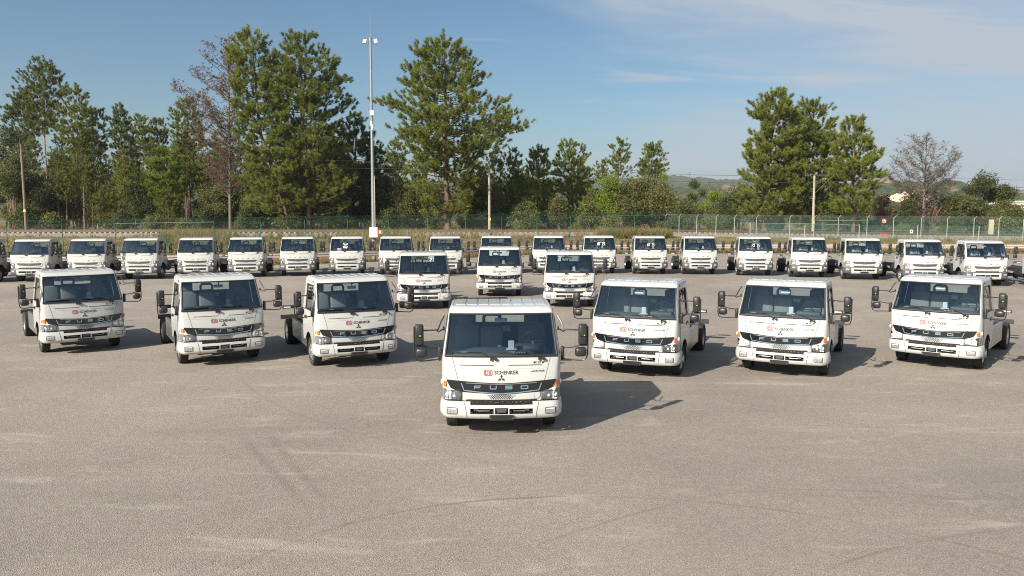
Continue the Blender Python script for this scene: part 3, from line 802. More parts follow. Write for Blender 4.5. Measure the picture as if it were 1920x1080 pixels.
# dead trees: bare limbs, twigs and clinging brown needles or cones
def dead_tree(name, key, label, seed, tr, bark, needles, tuft_p, twig_n, sparse):
    x, y, path, O = PINES[key]; p, o = rel(path, O)
    rr = random.Random(seed); rs = np.random.default_rng(seed); zt = p[-1][0]
    tx = lambda z: float(np.interp(z, [a for a, b in p], [b for a, b in p]))
    mb = MB(); mb.tube([(tx(zt * k / 12), 0, zt * k / 12 - .1) for k in range(13)], [tr * (1 - k / 12.5) + .012 for k in range(13)], 7, caps=False)
    tw = MB(); C = []; A = []
    z = o[0][0]
    while z < zt - .3:
        l, r = env_at(o, z)
        for b in range(rr.choice((4, 5, 5))):
            az = rr.uniform(0, 6.283); ca, sa = math.cos(az), math.sin(az)
            reach = ((r if ca > 0 else l) * abs(ca) + (l + r) / 2 * (1 - abs(ca))) * rr.uniform(.7, 1.08)
            rise = reach * rr.uniform(.45, .8)
            S = Vector((tx(z), 0, max(.8, z - rise))); E = Vector((tx(z) + ca * reach, sa * reach, z + rise * .15)); K = S.lerp(E, .6) + Vector((0, 0, -.18 * reach))
            bp = [S * (1 - q) ** 2 + K * 2 * q * (1 - q) + E * q * q for q in [k / 7 for k in range(8)]]
            mb.tube(bp, [max(.010, tr * .26 * (1 - k / 7) ** 1.3) for k in range(8)], 4, caps=False)
            for c in range(int(reach * twig_n)):
                t_ = 1 - rr.random() ** 1.3 * .75; k = min(6, int(t_ * 7)); a = bp[k].lerp(bp[k + 1], t_ * 7 - k)
                d = Vector((rr.gauss(0, 1), rr.gauss(0, 1), rr.uniform(0, 1.3))).normalized() + (E - S).normalized() * .5
                L = rr.uniform(.5, 1.3) * (1.15 - .5 * t_); e = a + d.normalized() * L
                tw.tube([a, a.lerp(e, .5) + Vector((0, 0, -.04)), e], [.015, .011, .007], 3, caps=False)
                for _ in range(2):
                    g = a.lerp(e, rr.uniform(.3, .9)); h = g + Vector((rr.gauss(0, .3), rr.gauss(0, .3), rr.uniform(0, .35)))
                    tw.tube([g, h], [.010, .006], 3, caps=False)
                    if rr.random() < tuft_p: C.append(h); A.append((rr.gauss(0, .4), rr.gauss(0, .4), rr.uniform(-.9, .5)))
                if rr.random() < tuft_p: C.append(e); A.append((rr.gauss(0, .4), rr.gauss(0, .4), rr.uniform(-.9, .5)))
        z += rr.uniform(.45, .85)
    t_ = tag(empty(name, (x, y, path[0][0])), label, 'tree')
    mb.build('trunk', bark, t_, 60); tw.build('twigs', bark, t_)
    V, T = blades(np.array([tuple(c) for c in C]), np.array(A), sparse, .30, .030, .7, rs)
    put('crown', np_mesh('crown', V, T, needles), t_)
dead_tree('dead_pine', 'dead_red', 'dead pine with reddish brown needles beside the tall green pines', 5, .24, 'bark_grey', 'dead_brown', .52, 4.6, 8)
dead_tree('dead_pine', 'dead_grey', 'bare grey dead tree with dark cones right of the dense pines', 6, .22, 'bark_grey', 'twig_brown', .10, 9.0, 7)

# broadleaf trees and bushes
def bush_meshes(h, r, seed, mat, lsize=.26, ncl=None, twiggy=False):
    rr = random.Random(seed); rs = np.random.default_rng(seed)
    mb = MB(); C = []
    nl = max(4, int(r * 2.2)); lobes = []
    for k in range(nl):
        a = rr.uniform(0, 6.28); q = rr.random() ** .6
        zz = h * rr.uniform(.30, .84); rad = r * rr.uniform(.34, .55) * (1.05 - .25 * zz / h)
        lobes.append((math.cos(a) * q * r * .72, math.sin(a) * q * r * .72, zz, rad))
    lobes.append((rr.uniform(-.15, .15) * r, 0, h - r * .38, r * .42))
    for (cx, cy, cz, rad) in lobes:
        mb.tube([(cx * .1, cy * .1, -.1), (cx * .45, cy * .45, cz * .5), (cx, cy, cz)], [.05 + .022 * r, .05, .02], 5, caps=False)
        m = int((ncl or 46) * (rad ** 1.6) + 14)
        D = rs.normal(size=(m, 3)); D /= np.linalg.norm(D, axis=1, keepdims=True)
        P = np.array([cx, cy, cz]) + D * rad * (rs.uniform(.25, 1, size=(m, 1)) ** .45) * np.array([1, 1, .85]) * (1 + .18 * rs.normal(size=(m, 1)))
        C.append(P[P[:, 2] > .15])
    C = np.concatenate(C)
    if twiggy:
        for c in C[::2]:
            e = Vector(c) + Vector((rr.gauss(0, .5), rr.gauss(0, .5), rr.gauss(.1, .5)))
            mb.tube([Vector(c), e], [.016, .008], 3, caps=False)
        for k in range(60):
            a = rr.uniform(0, 6.28); q = rr.uniform(.3, 1) * r
            mb.tube([(0, 0, 0.2), (math.cos(a) * q * .6, math.sin(a) * q * .6, h * rr.uniform(.3, .7)), (math.cos(a) * q, math.sin(a) * q, h * rr.uniform(.2, .95))], [.05, .03, .012], 4, caps=False)
    V, T = leaves(C, 15 if not twiggy else 7, .28, lsize, rs)
    return mb.build('trunk', 'bark_pale' if twiggy else 'bark', None, 60, link=False).data, np_mesh('crown', V, T, mat)
SHRUBS = [
    (14.09, 118, 0.9, 8.6, 3.3, 'b'),
    (20.07, 112, 0.9, 7.7, 5.1, 'o'),
    (16.6, 110, 0.9, 6.0, 3.1, 'o'),
    (24.58, 130, 0.84, 9.0, 1.5, 'b'),
    (29.78, 130, 0.78, 7.9, 1.7, 'd'),
    (31.33, 125, 0.76, 6.2, 2.0, 'b'),
    (32.0, 112, 0.75, 6.6, 3.4, 'd'),
    (-68.38, 110, 0.9, 14.1, 3.5, 'd'),
    (-63.93, 112, 0.9, 7.7, 3.0, 'd'),
    (-52.06, 114, 0.9, 7.6, 3.4, 'd'),
    (-40.56, 110, 0.9, 6.5, 3.4, 'o'),
    (-21.82, 122, 0.9, 10.5, 4.2, 'd'),
    (-13.77, 112, 0.9, 6.6, 3.6, 'o'),
    (-4.47, 112, 0.9, 6.1, 2.7, 'd'),
    (67.31, 114, 0.4, 8.9, 3.5, 'd'),
    (61.6, 110, 0.4, 5.8, 2.9, 'o'),
    (69.02, 112, 0.4, 5.1, 2.4, 'o'),
    (58.44, 112, 0.42, 6.6, 3.9, 'n'),
    (51.23, 110, 0.51, 5.4, 1.8, 'r'),
    (53.33, 108, 0.48, 5.1, 1.9, 'd'),
    (1.8, 108, 0.9, 4.6, 2.3, 'o'),
    (6.32, 108, 0.9, 4.8, 2.6, 'o'),
    (10.23, 106, 0.9, 4.0, 2.1, 'g'),
    (23.36, 108, 0.86, 4.6, 2.5, 'o'),
    (-24.86, 110, 0.9, 6.2, 3.5, 'o'),
    (-34.48, 108, 0.9, 5.0, 3.0, 'o'),
]
SHRUBS[0] = (12.7, 108.6, 0.9, 8.0, 3.2, 'b')
MATK = {'b': 'pine_bright', 'o': 'oak_leaf', 'd': 'oak_dark', 'g': 'green_grass', 'n': 'twig_brown', 'r': 'dead_brown'}
LABS = ['large bright green round young pine in the middle right', 'broad olive oak bush right of the bright green round tree', 'olive bush directly right of the bright green round tree, lower than the broad one', 'small bright green crown peeking above the olive bushes', 'dark cone shaped tree between the olive oaks and a bright round bush',
        'small bright green round bush left of the dense pines', 'dark low bush at the left foot of the dense pines', 'tall dark oak at the left edge behind the leaning pole', 'dark bush low in the left wood, second from the left edge', 'dark oak behind the bright yellow green young pine',
        'grey olive bush at the foot of the dead brown tree', 'dark bushy tree behind the base of the lighting mast', 'olive bush at the left foot of the big round pine', 'dark bush at the right foot of the big round pine', 'dark oak with uneven crown near the right edge',
        'low olive bush at the left foot of the right edge oak', 'low olive bush at the far right edge of the trees', 'tangle of brown twigs under the bare grey tree', 'reddish brown dead bush between the dense pines and the bare tree', 'small dark bush beside the reddish dead bush',
        'low olive bush right of the middle line pole', 'low olive bush below the medium pines in the middle', 'low green bush between the medium pines and the bright green tree', 'low olive bush under the broad olive oak', 'olive bush at the foot of the tall broad pine', 'olive bush between the dead brown tree and the leaning pine']
for i, (x, y, z, h, r, k) in enumerate(SHRUBS):
    tw = k in 'nr'
    place_tree('broadleaf_tree' if h > 5.5 and not tw else 'bush', x, y, z, bush_meshes(h, r, 200 + i, MATK[k], .24 if k != 'b' else .20, 52 if k != 'n' else 26, tw), LABS[i], 'tree' if h > 5.5 and not tw else 'bush')

# the wood behind: shared meshes, each tree a thing of its own
PROT = []
for i in range(4):
    H = (15.5, 13.5, 17.5, 12.0)[i]
    O = [(H * .50, 1.2, 1.3), (H * .60, 2.0, 1.9), (H * .78, 1.7, 1.8), (H * .92, 1.0, 1.0), (H * .99, .4, .4)]
    PROT.append(pine_meshes([(0, 0), (H * .5, .2 * (i - 1.5)), (H, .3 * (1.5 - i))], O, 400 + i, .15, .50, 11, 'pine_needles' if i % 2 else 'pine_needles_dark', 18, bark=('bark', 'bark_pale')[i % 2]))
rw = random.Random(42)
spots = []
for k in range(150):
    y = rw.uniform(110, 165)
    px = rw.uniform(-.66, -.19) if k < 112 else rw.uniform(-.19, .055)
    spots.append((px * y, y, rw.uniform(.60, .95) * (y / 125) if k < 112 else rw.uniform(.42, .62) * (y / 125)))
for i, (x, y, s_) in enumerate(spots):
    place_tree('pine_tree', x, y, .9 - 8.0 * sstep(150, 600, y), PROT[i % 4], 'slim background pine with bare lower trunk in the wood behind the railway', 'tree', 'slim pines of the background wood', rw.uniform(0, 6.28), s_)
MID = [bush_meshes(6.0, 2.8, 510, 'oak_dark', .24, 46), bush_meshes(5.0, 2.6, 511, 'oak_leaf', .24, 46), bush_meshes(7.0, 2.6, 512, 'oak_dark', .24, 46)]
for i in range(64):
    y = rw.uniform(112, 150); px = rw.uniform(-.66, -.02) if i < 48 else rw.uniform(-.02, .66)
    if -.57 < px < -.40: y = rw.uniform(146, 160)
    if px > 0: y = rw.uniform(132, 160)
    x = y * px
    place_tree('bush', x, y, .8, MID[i % 3], 'tall understory bush between the trunks of the wood', 'bush', 'tall understory bushes of the wood', rw.uniform(0, 6.28), rw.uniform(.7, 1.25) if i < 48 else rw.uniform(.5, .85))
YNG = [pine_meshes([(0, 0), (8.0, .1)], [(1.0, 1.5, 1.6), (3.0, 2.0, 2.0), (5.6, 1.6, 1.5), (7.4, .7, .7), (7.9, .3, .3)], 600 + i, .11, .46, 12, ('pine_needles', 'pine_needles_dark', 'pine_needles')[i], 18, full=(.75, 1.1), bare_low=False) for i in range(3)]
for i in range(40):
    y = rw.uniform(109, 128); px = rw.uniform(-.60, -.02) if i < 32 else rw.uniform(-.02, .13)
    place_tree('pine_tree', px * y, y, .8, YNG[i % 3], 'young bushy pine with low branches in front of the wood', 'tree', 'young pines along the front of the wood', rw.uniform(0, 6.28), rw.uniform(.65, 1.2))
LOW = [bush_meshes(2.6, 1.7, 500, 'oak_leaf', .20, 60), bush_meshes(2.2, 1.5, 501, 'green_grass', .20, 60), bush_meshes(3.0, 1.6, 502, 'oak_dark', .20, 60)]
for i in range(70):
    x = -70 + 145 * i / 69 + rw.uniform(-1.2, 1.2); y = rw.uniform(104.3, 109) if i % 3 else rw.uniform(112, 122)
    if x < -44 and i % 2: continue
    b = place_tree('bush', x, y, ter(x, TRK) - .1, LOW[i % 3], 'low scrub bush growing behind the railway track', 'bush', 'low scrub along the far side of the track', rw.uniform(0, 6.28), rw.uniform(.6, 1.25))
for i in range(40):     # distant scrub closing the view under the crowns
    y = rw.uniform(150, 200); x = y * rw.uniform(-.68, .70)
    place_tree('bush', x, y, -.6, LOW[(0, 2)[i % 2]], 'distant round bush glimpsed between the trunks', 'bush', 'distant bushes between the trunks', rw.uniform(0, 6.28), rw.uniform(1.4, 2.3))

# ------------------------------------------------------------------ grasses (nobody could count them)
def grass(name, pts, n, L, w, mat, spread=.45):
    P = np.array(pts); A = np.tile(np.array([[0.05, 0, 1.0]]), (len(P), 1)) + nprng.normal(size=(len(P), 3)) * .12
    V, T = blades(P, A, n, L, w, spread, nprng)
    tag(put(name, np_mesh(name, V, T, mat)), kind='stuff')
def scatter(n, x0, x1, y0, y1, cond=None):
    L = []
    while len(L) < n:
        x = nprng.uniform(x0, x1); y = nprng.uniform(y0, y1)
        e = edge_y(x)
        if y < e + .8: continue
        if cond and not cond(x, y): continue
        L.append((x, y, ter(x, y) - .03))
    return L
clump = lambda x, y: math.sin(x * .31 + 1.3) + math.sin(y * .43 + x * .17) + math.sin(x * .071 * y * .11)
grass('dry_grass', scatter(9000, -75, 75, 45, 92), 7, .42, .016, 'dry_grass')
grass('green_grass', scatter(3800, -75, 75, 45, 92, lambda x, y: clump(x, y) > .7), 8, .34, .016, 'green_grass')
def band(n, px0, px1, y0, y1):
    L = []
    for _ in range(n):
        y = nprng.uniform(y0, y1); x = (nprng.uniform(px0, px1) - 960) / 1493.3 * y; L.append((x, y, ter(x, min(y, 103)) - .03))
    return L
grass('tall_dry_grass', band(420, 325, 425, 78, 90) + band(120, 640, 800, 82, 90) + band(300, 1120, 1250, 88, 90.4) + band(120, 740, 1120, 87, 90.4), 12, 1.35, .016, 'dry_grass', .42)
grass('tall_green_grass', band(380, 300, 430, 80, 91) + band(260, 1130, 1260, 88, 90.4) + band(160, 430, 760, 86, 90.4), 12, 1.2, .016, 'green_grass', .45)
grass('verge_grass', [(x, edge_y(x) + nprng.uniform(.2, 1.6), -.02) for x in nprng.uniform(-60, 60, 2400)], 7, .30, .014, 'green_grass')
grass('far_grass', [(x, y, ter(x, y) - .05) for x, y in zip(nprng.uniform(-90, 80, 5000), nprng.uniform(103.5, 135, 5000))], 6, .7, .03, 'dry_grass')

# ------------------------------------------------------------------ far hills, quarry, viaduct
hr = random.Random(9)
def hill(name, y0, y1, x0, x1, nx, ny, hf, mat):
    V = []; F = []
    for j in range(ny + 1):
        for i in range(nx + 1):
            x = x0 + (x1 - x0) * i / nx; q = j / ny; y = y0 + (y1 - y0) * q
            V.append((x, y, -14 + (hf(x) + 14) * sstep(0, 1, q) + (6 * math.sin(x * .021 + y * .013) + 4 * math.sin(x * .057 - y * .03) + 2.2 * math.sin(x * .19 + 1) + 1.6 * math.sin(x * .37) + (hr.uniform(0, 5.0) if y0 > 1500 else hr.uniform(0, 2.4))) * q))
    for j in range(ny):
        for i in range(nx): a = j * (nx + 1) + i; F.append((a, a + 1, a + nx + 2, a + nx + 1))
    me = bpy.data.meshes.new(name); me.from_pydata(V, [], F); me.materials.append(M[mat]); me.polygons.foreach_set('use_smooth', [True] * len(F)); me.update()
    return tag(put(name, me), kind='structure')
def prof(T): return lambda x: float(np.interp(x, [a for a, b in T], [b for a, b in T]))
hill('far_hill', 1700, 2700, -2600, 2600, 900, 14, prof([(-2600, 60), (-1200, 70), (-300, 95), (0, 108), (250, 106), (480, 110), (760, 100), (1000, 88), (1260, 78), (1700, 62), (2600, 50)]), 'hill_cover')
hill('near_hill', 700, 1150, -1500, 1600, 700, 12, prof([(-1500, 30), (-600, 34), (-60, 40), (60, 38), (170, 34), (300, 30), (420, 36), (540, 40), (640, 30), (800, 24), (1600, 20)]), 'hill_cover')
mb = MB(); rr = random.Random(3)
for k in range(11):
    a = 448 + k * 5.0; hgt = 19 + 7 * math.sin((k + .5) / 11 * 3.1) + rr.uniform(-2, 2); h2 = 19 + 7 * math.sin((k + 1.5) / 11 * 3.1) + rr.uniform(-2, 2)
    mb.poly([(a, 930, 4), (a + 5, 930, 4), (a + 5, 955, h2), (a, 955, hgt)])
    mb.poly([(a, 955, hgt), (a + 5, 955, h2), (a + 5, 985, 6), (a, 985, 6)])
tag(mb.build('quarry_face', 'quarry'), kind='structure')
vd = tag(empty('viaduct', (0, 0, 0)), 'pale concrete viaduct with thick piers at the far right edge', 'viaduct')
mb = MB(); mb.box((262, 380, 6.9), (70, 9, 1.3)); mb.box((262, 375.4, 7.9), (70, .4, .8)); mb.build('deck', 'concrete_pale', vd)
for x in (232, 240, 246, 258, 270, 284):
    mb = MB(); mb.rbox((x, 380, .2), (2.6, 7, 12.0), .3); mb.build('pier', 'concrete_pale', vd)
# pylons on the hill
for (x, y, h) in ((420, 1900, 34), (-40, 2250, 30)):
    mb = MB(); z = 60 if x > 0 else 108
    for a in (-3, 3): mb.tube([(a, 0, -12), (0, 0, h)], [.5, .3], 4)
    mb.box((0, 0, h * .8), (12, .5, .5)); mb.box((0, 0, h * .95), (8, .5, .5))
    o = mb.build('power_pylon', 'frame_grey'); o.location = (x, y, z)
    tag(o, 'faint power pylon on the bare patch of the hill' if x > 0 else 'tiny faint power pylon on the ridge above the small pines', 'pylon')
# thin air that pales the hills
mb = MB(); mb.box((0, 1395, 69), (7000, 2850, 178)); hz = mb.build('haze', 'frame_grey'); tag(hz, kind='stuff')
t = NT('haze_air'); v = t.n('ShaderNodeVolumePrincipled'); v.inputs['Color'].default_value = (.86, .92, 1.0, 1); v.inputs['Density'].default_value = 0.00013; v.inputs['Anisotropy'].default_value = 0.2
t.l(v.outputs[0], t.out.inputs['Volume']); hz.data.materials.clear(); hz.data.materials.append(t.m)
# ------------------------------------------------------------------ truck cab geometry (front faces -y, origin on the ground under the face)
# z : front centre y, bow, half width, corner rx, corner ry, back y
CAB = [(0.30, 0.030, 0.090, 1.000, 0.150, 0.240, 1.76), (0.60, 0.015, 0.090, 1.010, 0.140, 0.240, 1.78), (0.80, 0.000, 0.090, 1.015, 0.135, 0.235, 1.78),
       (1.00, 0.005, 0.088, 1.017, 0.130, 0.225, 1.78), (1.20, 0.018, 0.085, 1.016, 0.105, 0.19, 1.78), (1.33, 0.030, 0.083, 1.012, 0.075, 0.155, 1.78),
       (1.41, 0.042, 0.080, 1.002, 0.048, 0.125, 1.78), (1.76, 0.236, 0.072, 0.955, 0.044, 0.12, 1.775), (2.095, 0.430, 0.064, 0.914, 0.034, 0.12, 1.77),
       (2.14, 0.462, 0.063, 0.907, 0.045, 0.13, 1.765), (2.175, 0.515, 0.062, 0.893, 0.06, 0.14, 1.755), (2.197, 0.585, 0.06, 0.870, 0.07, 0.15, 1.735), (2.207, 0.68, 0.06, 0.835, 0.08, 0.16, 1.70)]
def front_y(x, z, grow=0.0):
    yc, bow, w, rx, ry, yb = lerp_tab(CAB, z)
    w += grow; ax = abs(x); e = w - rx
    if ax <= e: return yc + bow * (ax / e) ** 2.2
    k = min(1.0, (ax - e) / rx)
    return yc + bow + ry * (1 - math.sqrt(max(0.0, 1 - k * k)))
AX = 0.98; WR = 0.37
FR = [0, .22, .44, .66, .84, 1.0]
ARC = [R(25), R(50), R(72), R(90)]
TS = [.05, .10, .16, .24, .34, .45, .56, .66, .745, .82, .91, .965]
RZ = [0.0, .90, 1.0, 1.1, 1.2, 1.3, 1.41, 1.52, 1.64, 1.76, 1.89, 2.02, 2.095, 2.14, 2.175, 2.197, 2.207]
NFR = len(FR); NA = len(ARC)
C_DOOR0 = NFR + NA + 0; C_DOOR1 = NFR + NA + 9
C_WIN0 = NFR + NA + 1; C_WIN1 = NFR + NA + 8
def cab_cols(z, off, s, col_n=[0]):
    yc, bow, w, rx, ry, yb = lerp_tab(CAB, z)
    w -= off; yc += off; yb -= off
    e = w - rx; P = []
    for k in FR: P.append((s * e * k, yc + bow * k ** 2.2))
    y0 = yc + bow
    for a in ARC: P.append((s * (e + rx * math.sin(a)), y0 + ry * (1 - math.cos(a))))
    ya = y0 + ry; r = .07
    for k in TS: P.append((s * w, ya + (yb - r - ya) * k))
    P.append((s * w, yb - r)); P.append((s * (w - r * .3), yb - r * .3)); P.append((s * (w - r), yb))
    P.append((s * .46, yb)); P.append((s * .23, yb)); P.append((0.0, yb))
    return P
def arch_z(y, x):
    if abs(x) < .80: return .60
    d = .47 ** 2 - (y - AX) ** 2
    return max(.60, .385 + math.sqrt(d)) if d > 0 else .60
def cab_grid(off, s):
    G = []
    for r, z in enumerate(RZ):
        if r == 0:
            base = cab_cols(.62, off, s)
            G.append([(x, y, min(arch_z(y, x), .88)) for x, y in base])
        else: G.append([(x, y, z) for x, y in cab_cols(z, off, s)])
    return G
NC = len(cab_cols(1.0, 0, 1))
C_RW = NC - 3
WS0, WS1, SW0, SW1, RW0, RW1 = 6, 12, 6, 11, 9, 11
def kind_of(c, r):
    if c < NFR - 1 and WS0 <= r < WS1: return 'ws'
    if C_WIN0 <= c < C_WIN1 and SW0 <= r < SW1: return 'dwin'
    if C_DOOR0 <= c < C_DOOR1 and r < SW1 + 1: return 'door'
    if c >= C_RW and RW0 <= r < RW1: return 'rwin'
    return 'cab'
def cab_part(name, kinds, off, mat, parent, sides=(1, -1), cap=False, smooth=38):
    mb = MB()
    for s in sides:
        G = cab_grid(off, s)
        for r in range(len(RZ) - 1):
            for c in range(NC - 1):
                if kind_of(c, r) in kinds: mb.poly([G[r][c], G[r][c + 1], G[r + 1][c + 1], G[r + 1][c]])
    if cap:
        z = RZ[-1] - (off if off > 0.01 else 0)
        L = cab_cols(RZ[-1], off, 1); L2 = cab_cols(RZ[-1], off, -1)
        for (a, b), (a2, b2) in zip(zip(L, L[1:]), zip(L2, L2[1:])):
            pass
        # close the roof with strips joining left and right halves row by row
        half = [(x, y) for x, y in L]
        n = len(half)
        ring = [(x, y, z) for x, y in half] + [(-x, y, z) for x, y in half[::-1][1:-1]]
        mb.poly(ring)
    return mb.build(name, mat, parent, smooth, merge=1e-4)

def patch(mb, x0, x1, zb, zt, proud=.006, depth=.03, n=24, mi=0, grow=0.0, dz=0, xs=None):
    """a raised panel that follows the cab front between two curves zb(x), zt(x)"""
    fb = zb if callable(zb) else (lambda x: zb); ft = zt if callable(zt) else (lambda x: zt)
    if xs is None: xs = [x0 + (x1 - x0) * i / n for i in range(n + 1)]
    rows = []
    for x in xs:
        b, t_ = fb(x), ft(x); col = []
        for k in (0, .5, 1):
            z = b + (t_ - b) * k; col.append((x, front_y(x, z, grow) - proud, z + dz))
        col = [(x, col[0][1] + depth, b + dz)] + col + [(x, col[2][1] + depth, t_ + dz)]
        rows.append(col)
    for a, b in zip(rows, rows[1:]):
        for k in range(4): mb.poly([a[k], b[k], b[k + 1], a[k + 1]], mi)
    for e in (rows[0], rows[-1]): mb.poly(e, mi)
def strip(mb, pts, w, proud=.003, mi=0, th=0.0, step=.04, dz=0):
    """a narrow band of width w along an (x, z) polyline lying on the cab front"""
    Q = []
    for a, b in zip(pts, pts[1:]):
        n = max(1, int(math.hypot(b[0] - a[0], b[1] - a[1]) / step))
        Q += [(a[0] + (b[0] - a[0]) * i / n, a[1] + (b[1] - a[1]) * i / n) for i in range(n)]
    Q.append(pts[-1]); L = []
    for i, p in enumerate(Q):
        a = Q[max(0, i - 1)]; b = Q[min(len(Q) - 1, i + 1)]
        dx, dz_ = b[0] - a[0], b[1] - a[1]; l = math.hypot(dx, dz_) or 1
        nx, nz = -dz_ / l * w / 2, dx / l * w / 2
        u = (p[0] + nx, p[1] + nz); d = (p[0] - nx, p[1] - nz)
        L.append(((u[0], front_y(u[0], u[1]) - proud, u[1] + dz), (d[0], front_y(d[0], d[1]) - proud, d[1] + dz)))
    for a, b in zip(L, L[1:]):
        mb.poly([a[0], b[0], b[1], a[1]], mi)
        if th:
            o = lambda p: (p[0], p[1] + th, p[2])
            mb.poly([a[0], b[0], o(b[0]), o(a[0])], mi); mb.poly([a[1], b[1], o(b[1]), o(a[1])], mi)
def text_mesh(txt, size, bold=0.0, shear=0.0, width=None):
    cu = bpy.data.curves.new('lettering', 'FONT'); cu.body = txt; cu.size = size; cu.offset = bold; cu.shear = shear
    cu.align_x = 'LEFT'; cu.resolution_u = 3
    o = bpy.data.objects.new('lettering', cu); COL.objects.link(o)
    bpy.context.view_layer.update()
    me = bpy.data.meshes.new_from_object(o.evaluated_get(bpy.context.evaluated_depsgraph_get()))
    bpy.data.objects.remove(o); bpy.data.curves.remove(cu)
    return me
def decal(name, txt, x0, z0, x1, z1, mat, parent, bold=0.0, shear=0.0, proud=.004, place=None):
    """lettering fitted to the rectangle x0..x1, z0..z1 on the cab front"""
    me = text_mesh(txt, 1.0, bold, shear); me.name = name
    n = len(me.vertices); co = np.zeros(n * 3); me.vertices.foreach_get('co', co); co = co.reshape(-1, 3)
    lo, hi = co.min(0), co.max(0)
    X = x0 + (co[:, 0] - lo[0]) / (hi[0] - lo[0]) * (x1 - x0); Z = z0 + (co[:, 1] - lo[1]) / (hi[1] - lo[1]) * (z1 - z0)
    if place: P = np.array([place(x, z) for x, z in zip(X, Z)])
    else: P = np.array([(x, front_y(x, z) - proud, z) for x, z in zip(X, Z)])
    me.vertices.foreach_set('co', P.ravel()); me.materials.clear(); me.materials.append(M[mat]); me.update()
    return put(name, me, parent)

def plate_poly(mb, pts, proud, depth, mi=0):
    """flat prism from (x, z) outline set on the cab front"""
    F = [(x, front_y(x, z) - proud, z) for x, z in pts]; B = [(x, y + depth, z) for x, y, z in F]
    mb.poly(F, mi)
    for i in range(len(F)):
        j = (i + 1) % len(F); mb.poly([F[i], F[j], B[j], B[i]], mi)
def ell_dome(mb, c, rx, rz, ry, mi=0, n=10, m=3):
    """shallow dome bulging to -y"""
    i0 = len(mb.v); mb.v.append((c[0], c[1] - ry, c[2]))
    for k in range(1, m + 1):
        a = math.pi / 2 * k / m
        for j in range(n):
            q = 2 * math.pi * j / n
            mb.v.append((c[0] + rx * math.sin(a) * math.cos(q), c[1] - ry * math.cos(a), c[2] + rz * math.sin(a) * math.sin(q)))
    for j in range(n): mb.f.append((i0, i0 + 1 + j, i0 + 1 + (j + 1) % n)); mb.m.append(mi)
    for k in range(m - 1):
        for j in range(n):
            a = i0 + 1 + k * n + j; b = i0 + 1 + k * n + (j + 1) % n
            mb.f.append((a, b, b + n, a + n)); mb.m.append(mi)

# ---- pieces shared by both kinds of truck (built once, meshes reused)
def wheel(parent, x, y, side, kind, name='wheel'):
    """side = +1/-1 outward; kind: front | dual"""
    key = (kind, side)
    if key not in KIDS:
        tw = .105
        mb = MB(); T = WR
        prof = [(-tw * .78, T * .64), (-tw, T * .74), (-tw, T * .93), (-tw * .86, T * .985)]
        for g in (-.55, -.18, .18, .55):
            prof += [((g - .05) * tw, T), ((g - .05) * tw, T - .012), ((g + .05) * tw, T - .012), ((g + .05) * tw, T)]
        prof += [(tw * .86, T * .985), (tw, T * .93), (tw, T * .74), (tw * .78, T * .64)]
        mb.lathe_x([(a * side, r) for a, r in prof], 36, (0, 0, 0))
        ty = mb.build('tyre', 'tyre', None, 40, link=False).data
        mb = MB()
        if kind == 'front':
            prof = [(-.08, .235), (.075, .240), (.080, .232), (.062, .215), (.050, .165), (.085, .150), (.105, .120), (.112, .085), (.14, .08), (.15, .065), (.15, 0.002)]
        else:
            prof = [(-.08, .235), (.080, .240), (.085, .232), (.055, .215), (-.035, .185), (-.045, .150), (-.04, .10), (.05, .09), (.06, .06), (.06, .002)]
        mb.lathe_x([(a * side, r) for a, r in prof], 28, (0, 0, 0))
        for j in range(6):
            q = 2 * math.pi * j / 6
            rr = .112 if kind == 'front' else .125; xx = (.108 if kind == 'front' else -.035)
            mb.tube([(xx * side, rr * math.cos(q), rr * math.sin(q)), ((xx + .03) * side, rr * math.cos(q), rr * math.sin(q))], .014, 6)
        for j in range(8):      # hand holes, their shade drawn as dark discs
            q = 2 * math.pi * (j + .5) / 8; rr = .185
            xx = (.068 if kind == 'front' else .012)
            mb.tube([(xx * side, rr * math.cos(q), rr * math.sin(q)), ((xx + .004) * side, rr * math.cos(q), rr * math.sin(q))], .020, 8, 1)
        rm = mb.build('rim', ['rim_silver', 'recess_shade'], None, 35, link=False).data
        KIDS[key] = (ty, rm)
    ty, rm = KIDS[key]
    w = put(name, ty, parent); w.location = (x, y, WR); w.name = 'wheel'
    r = put('rim', rm, w)
    return w

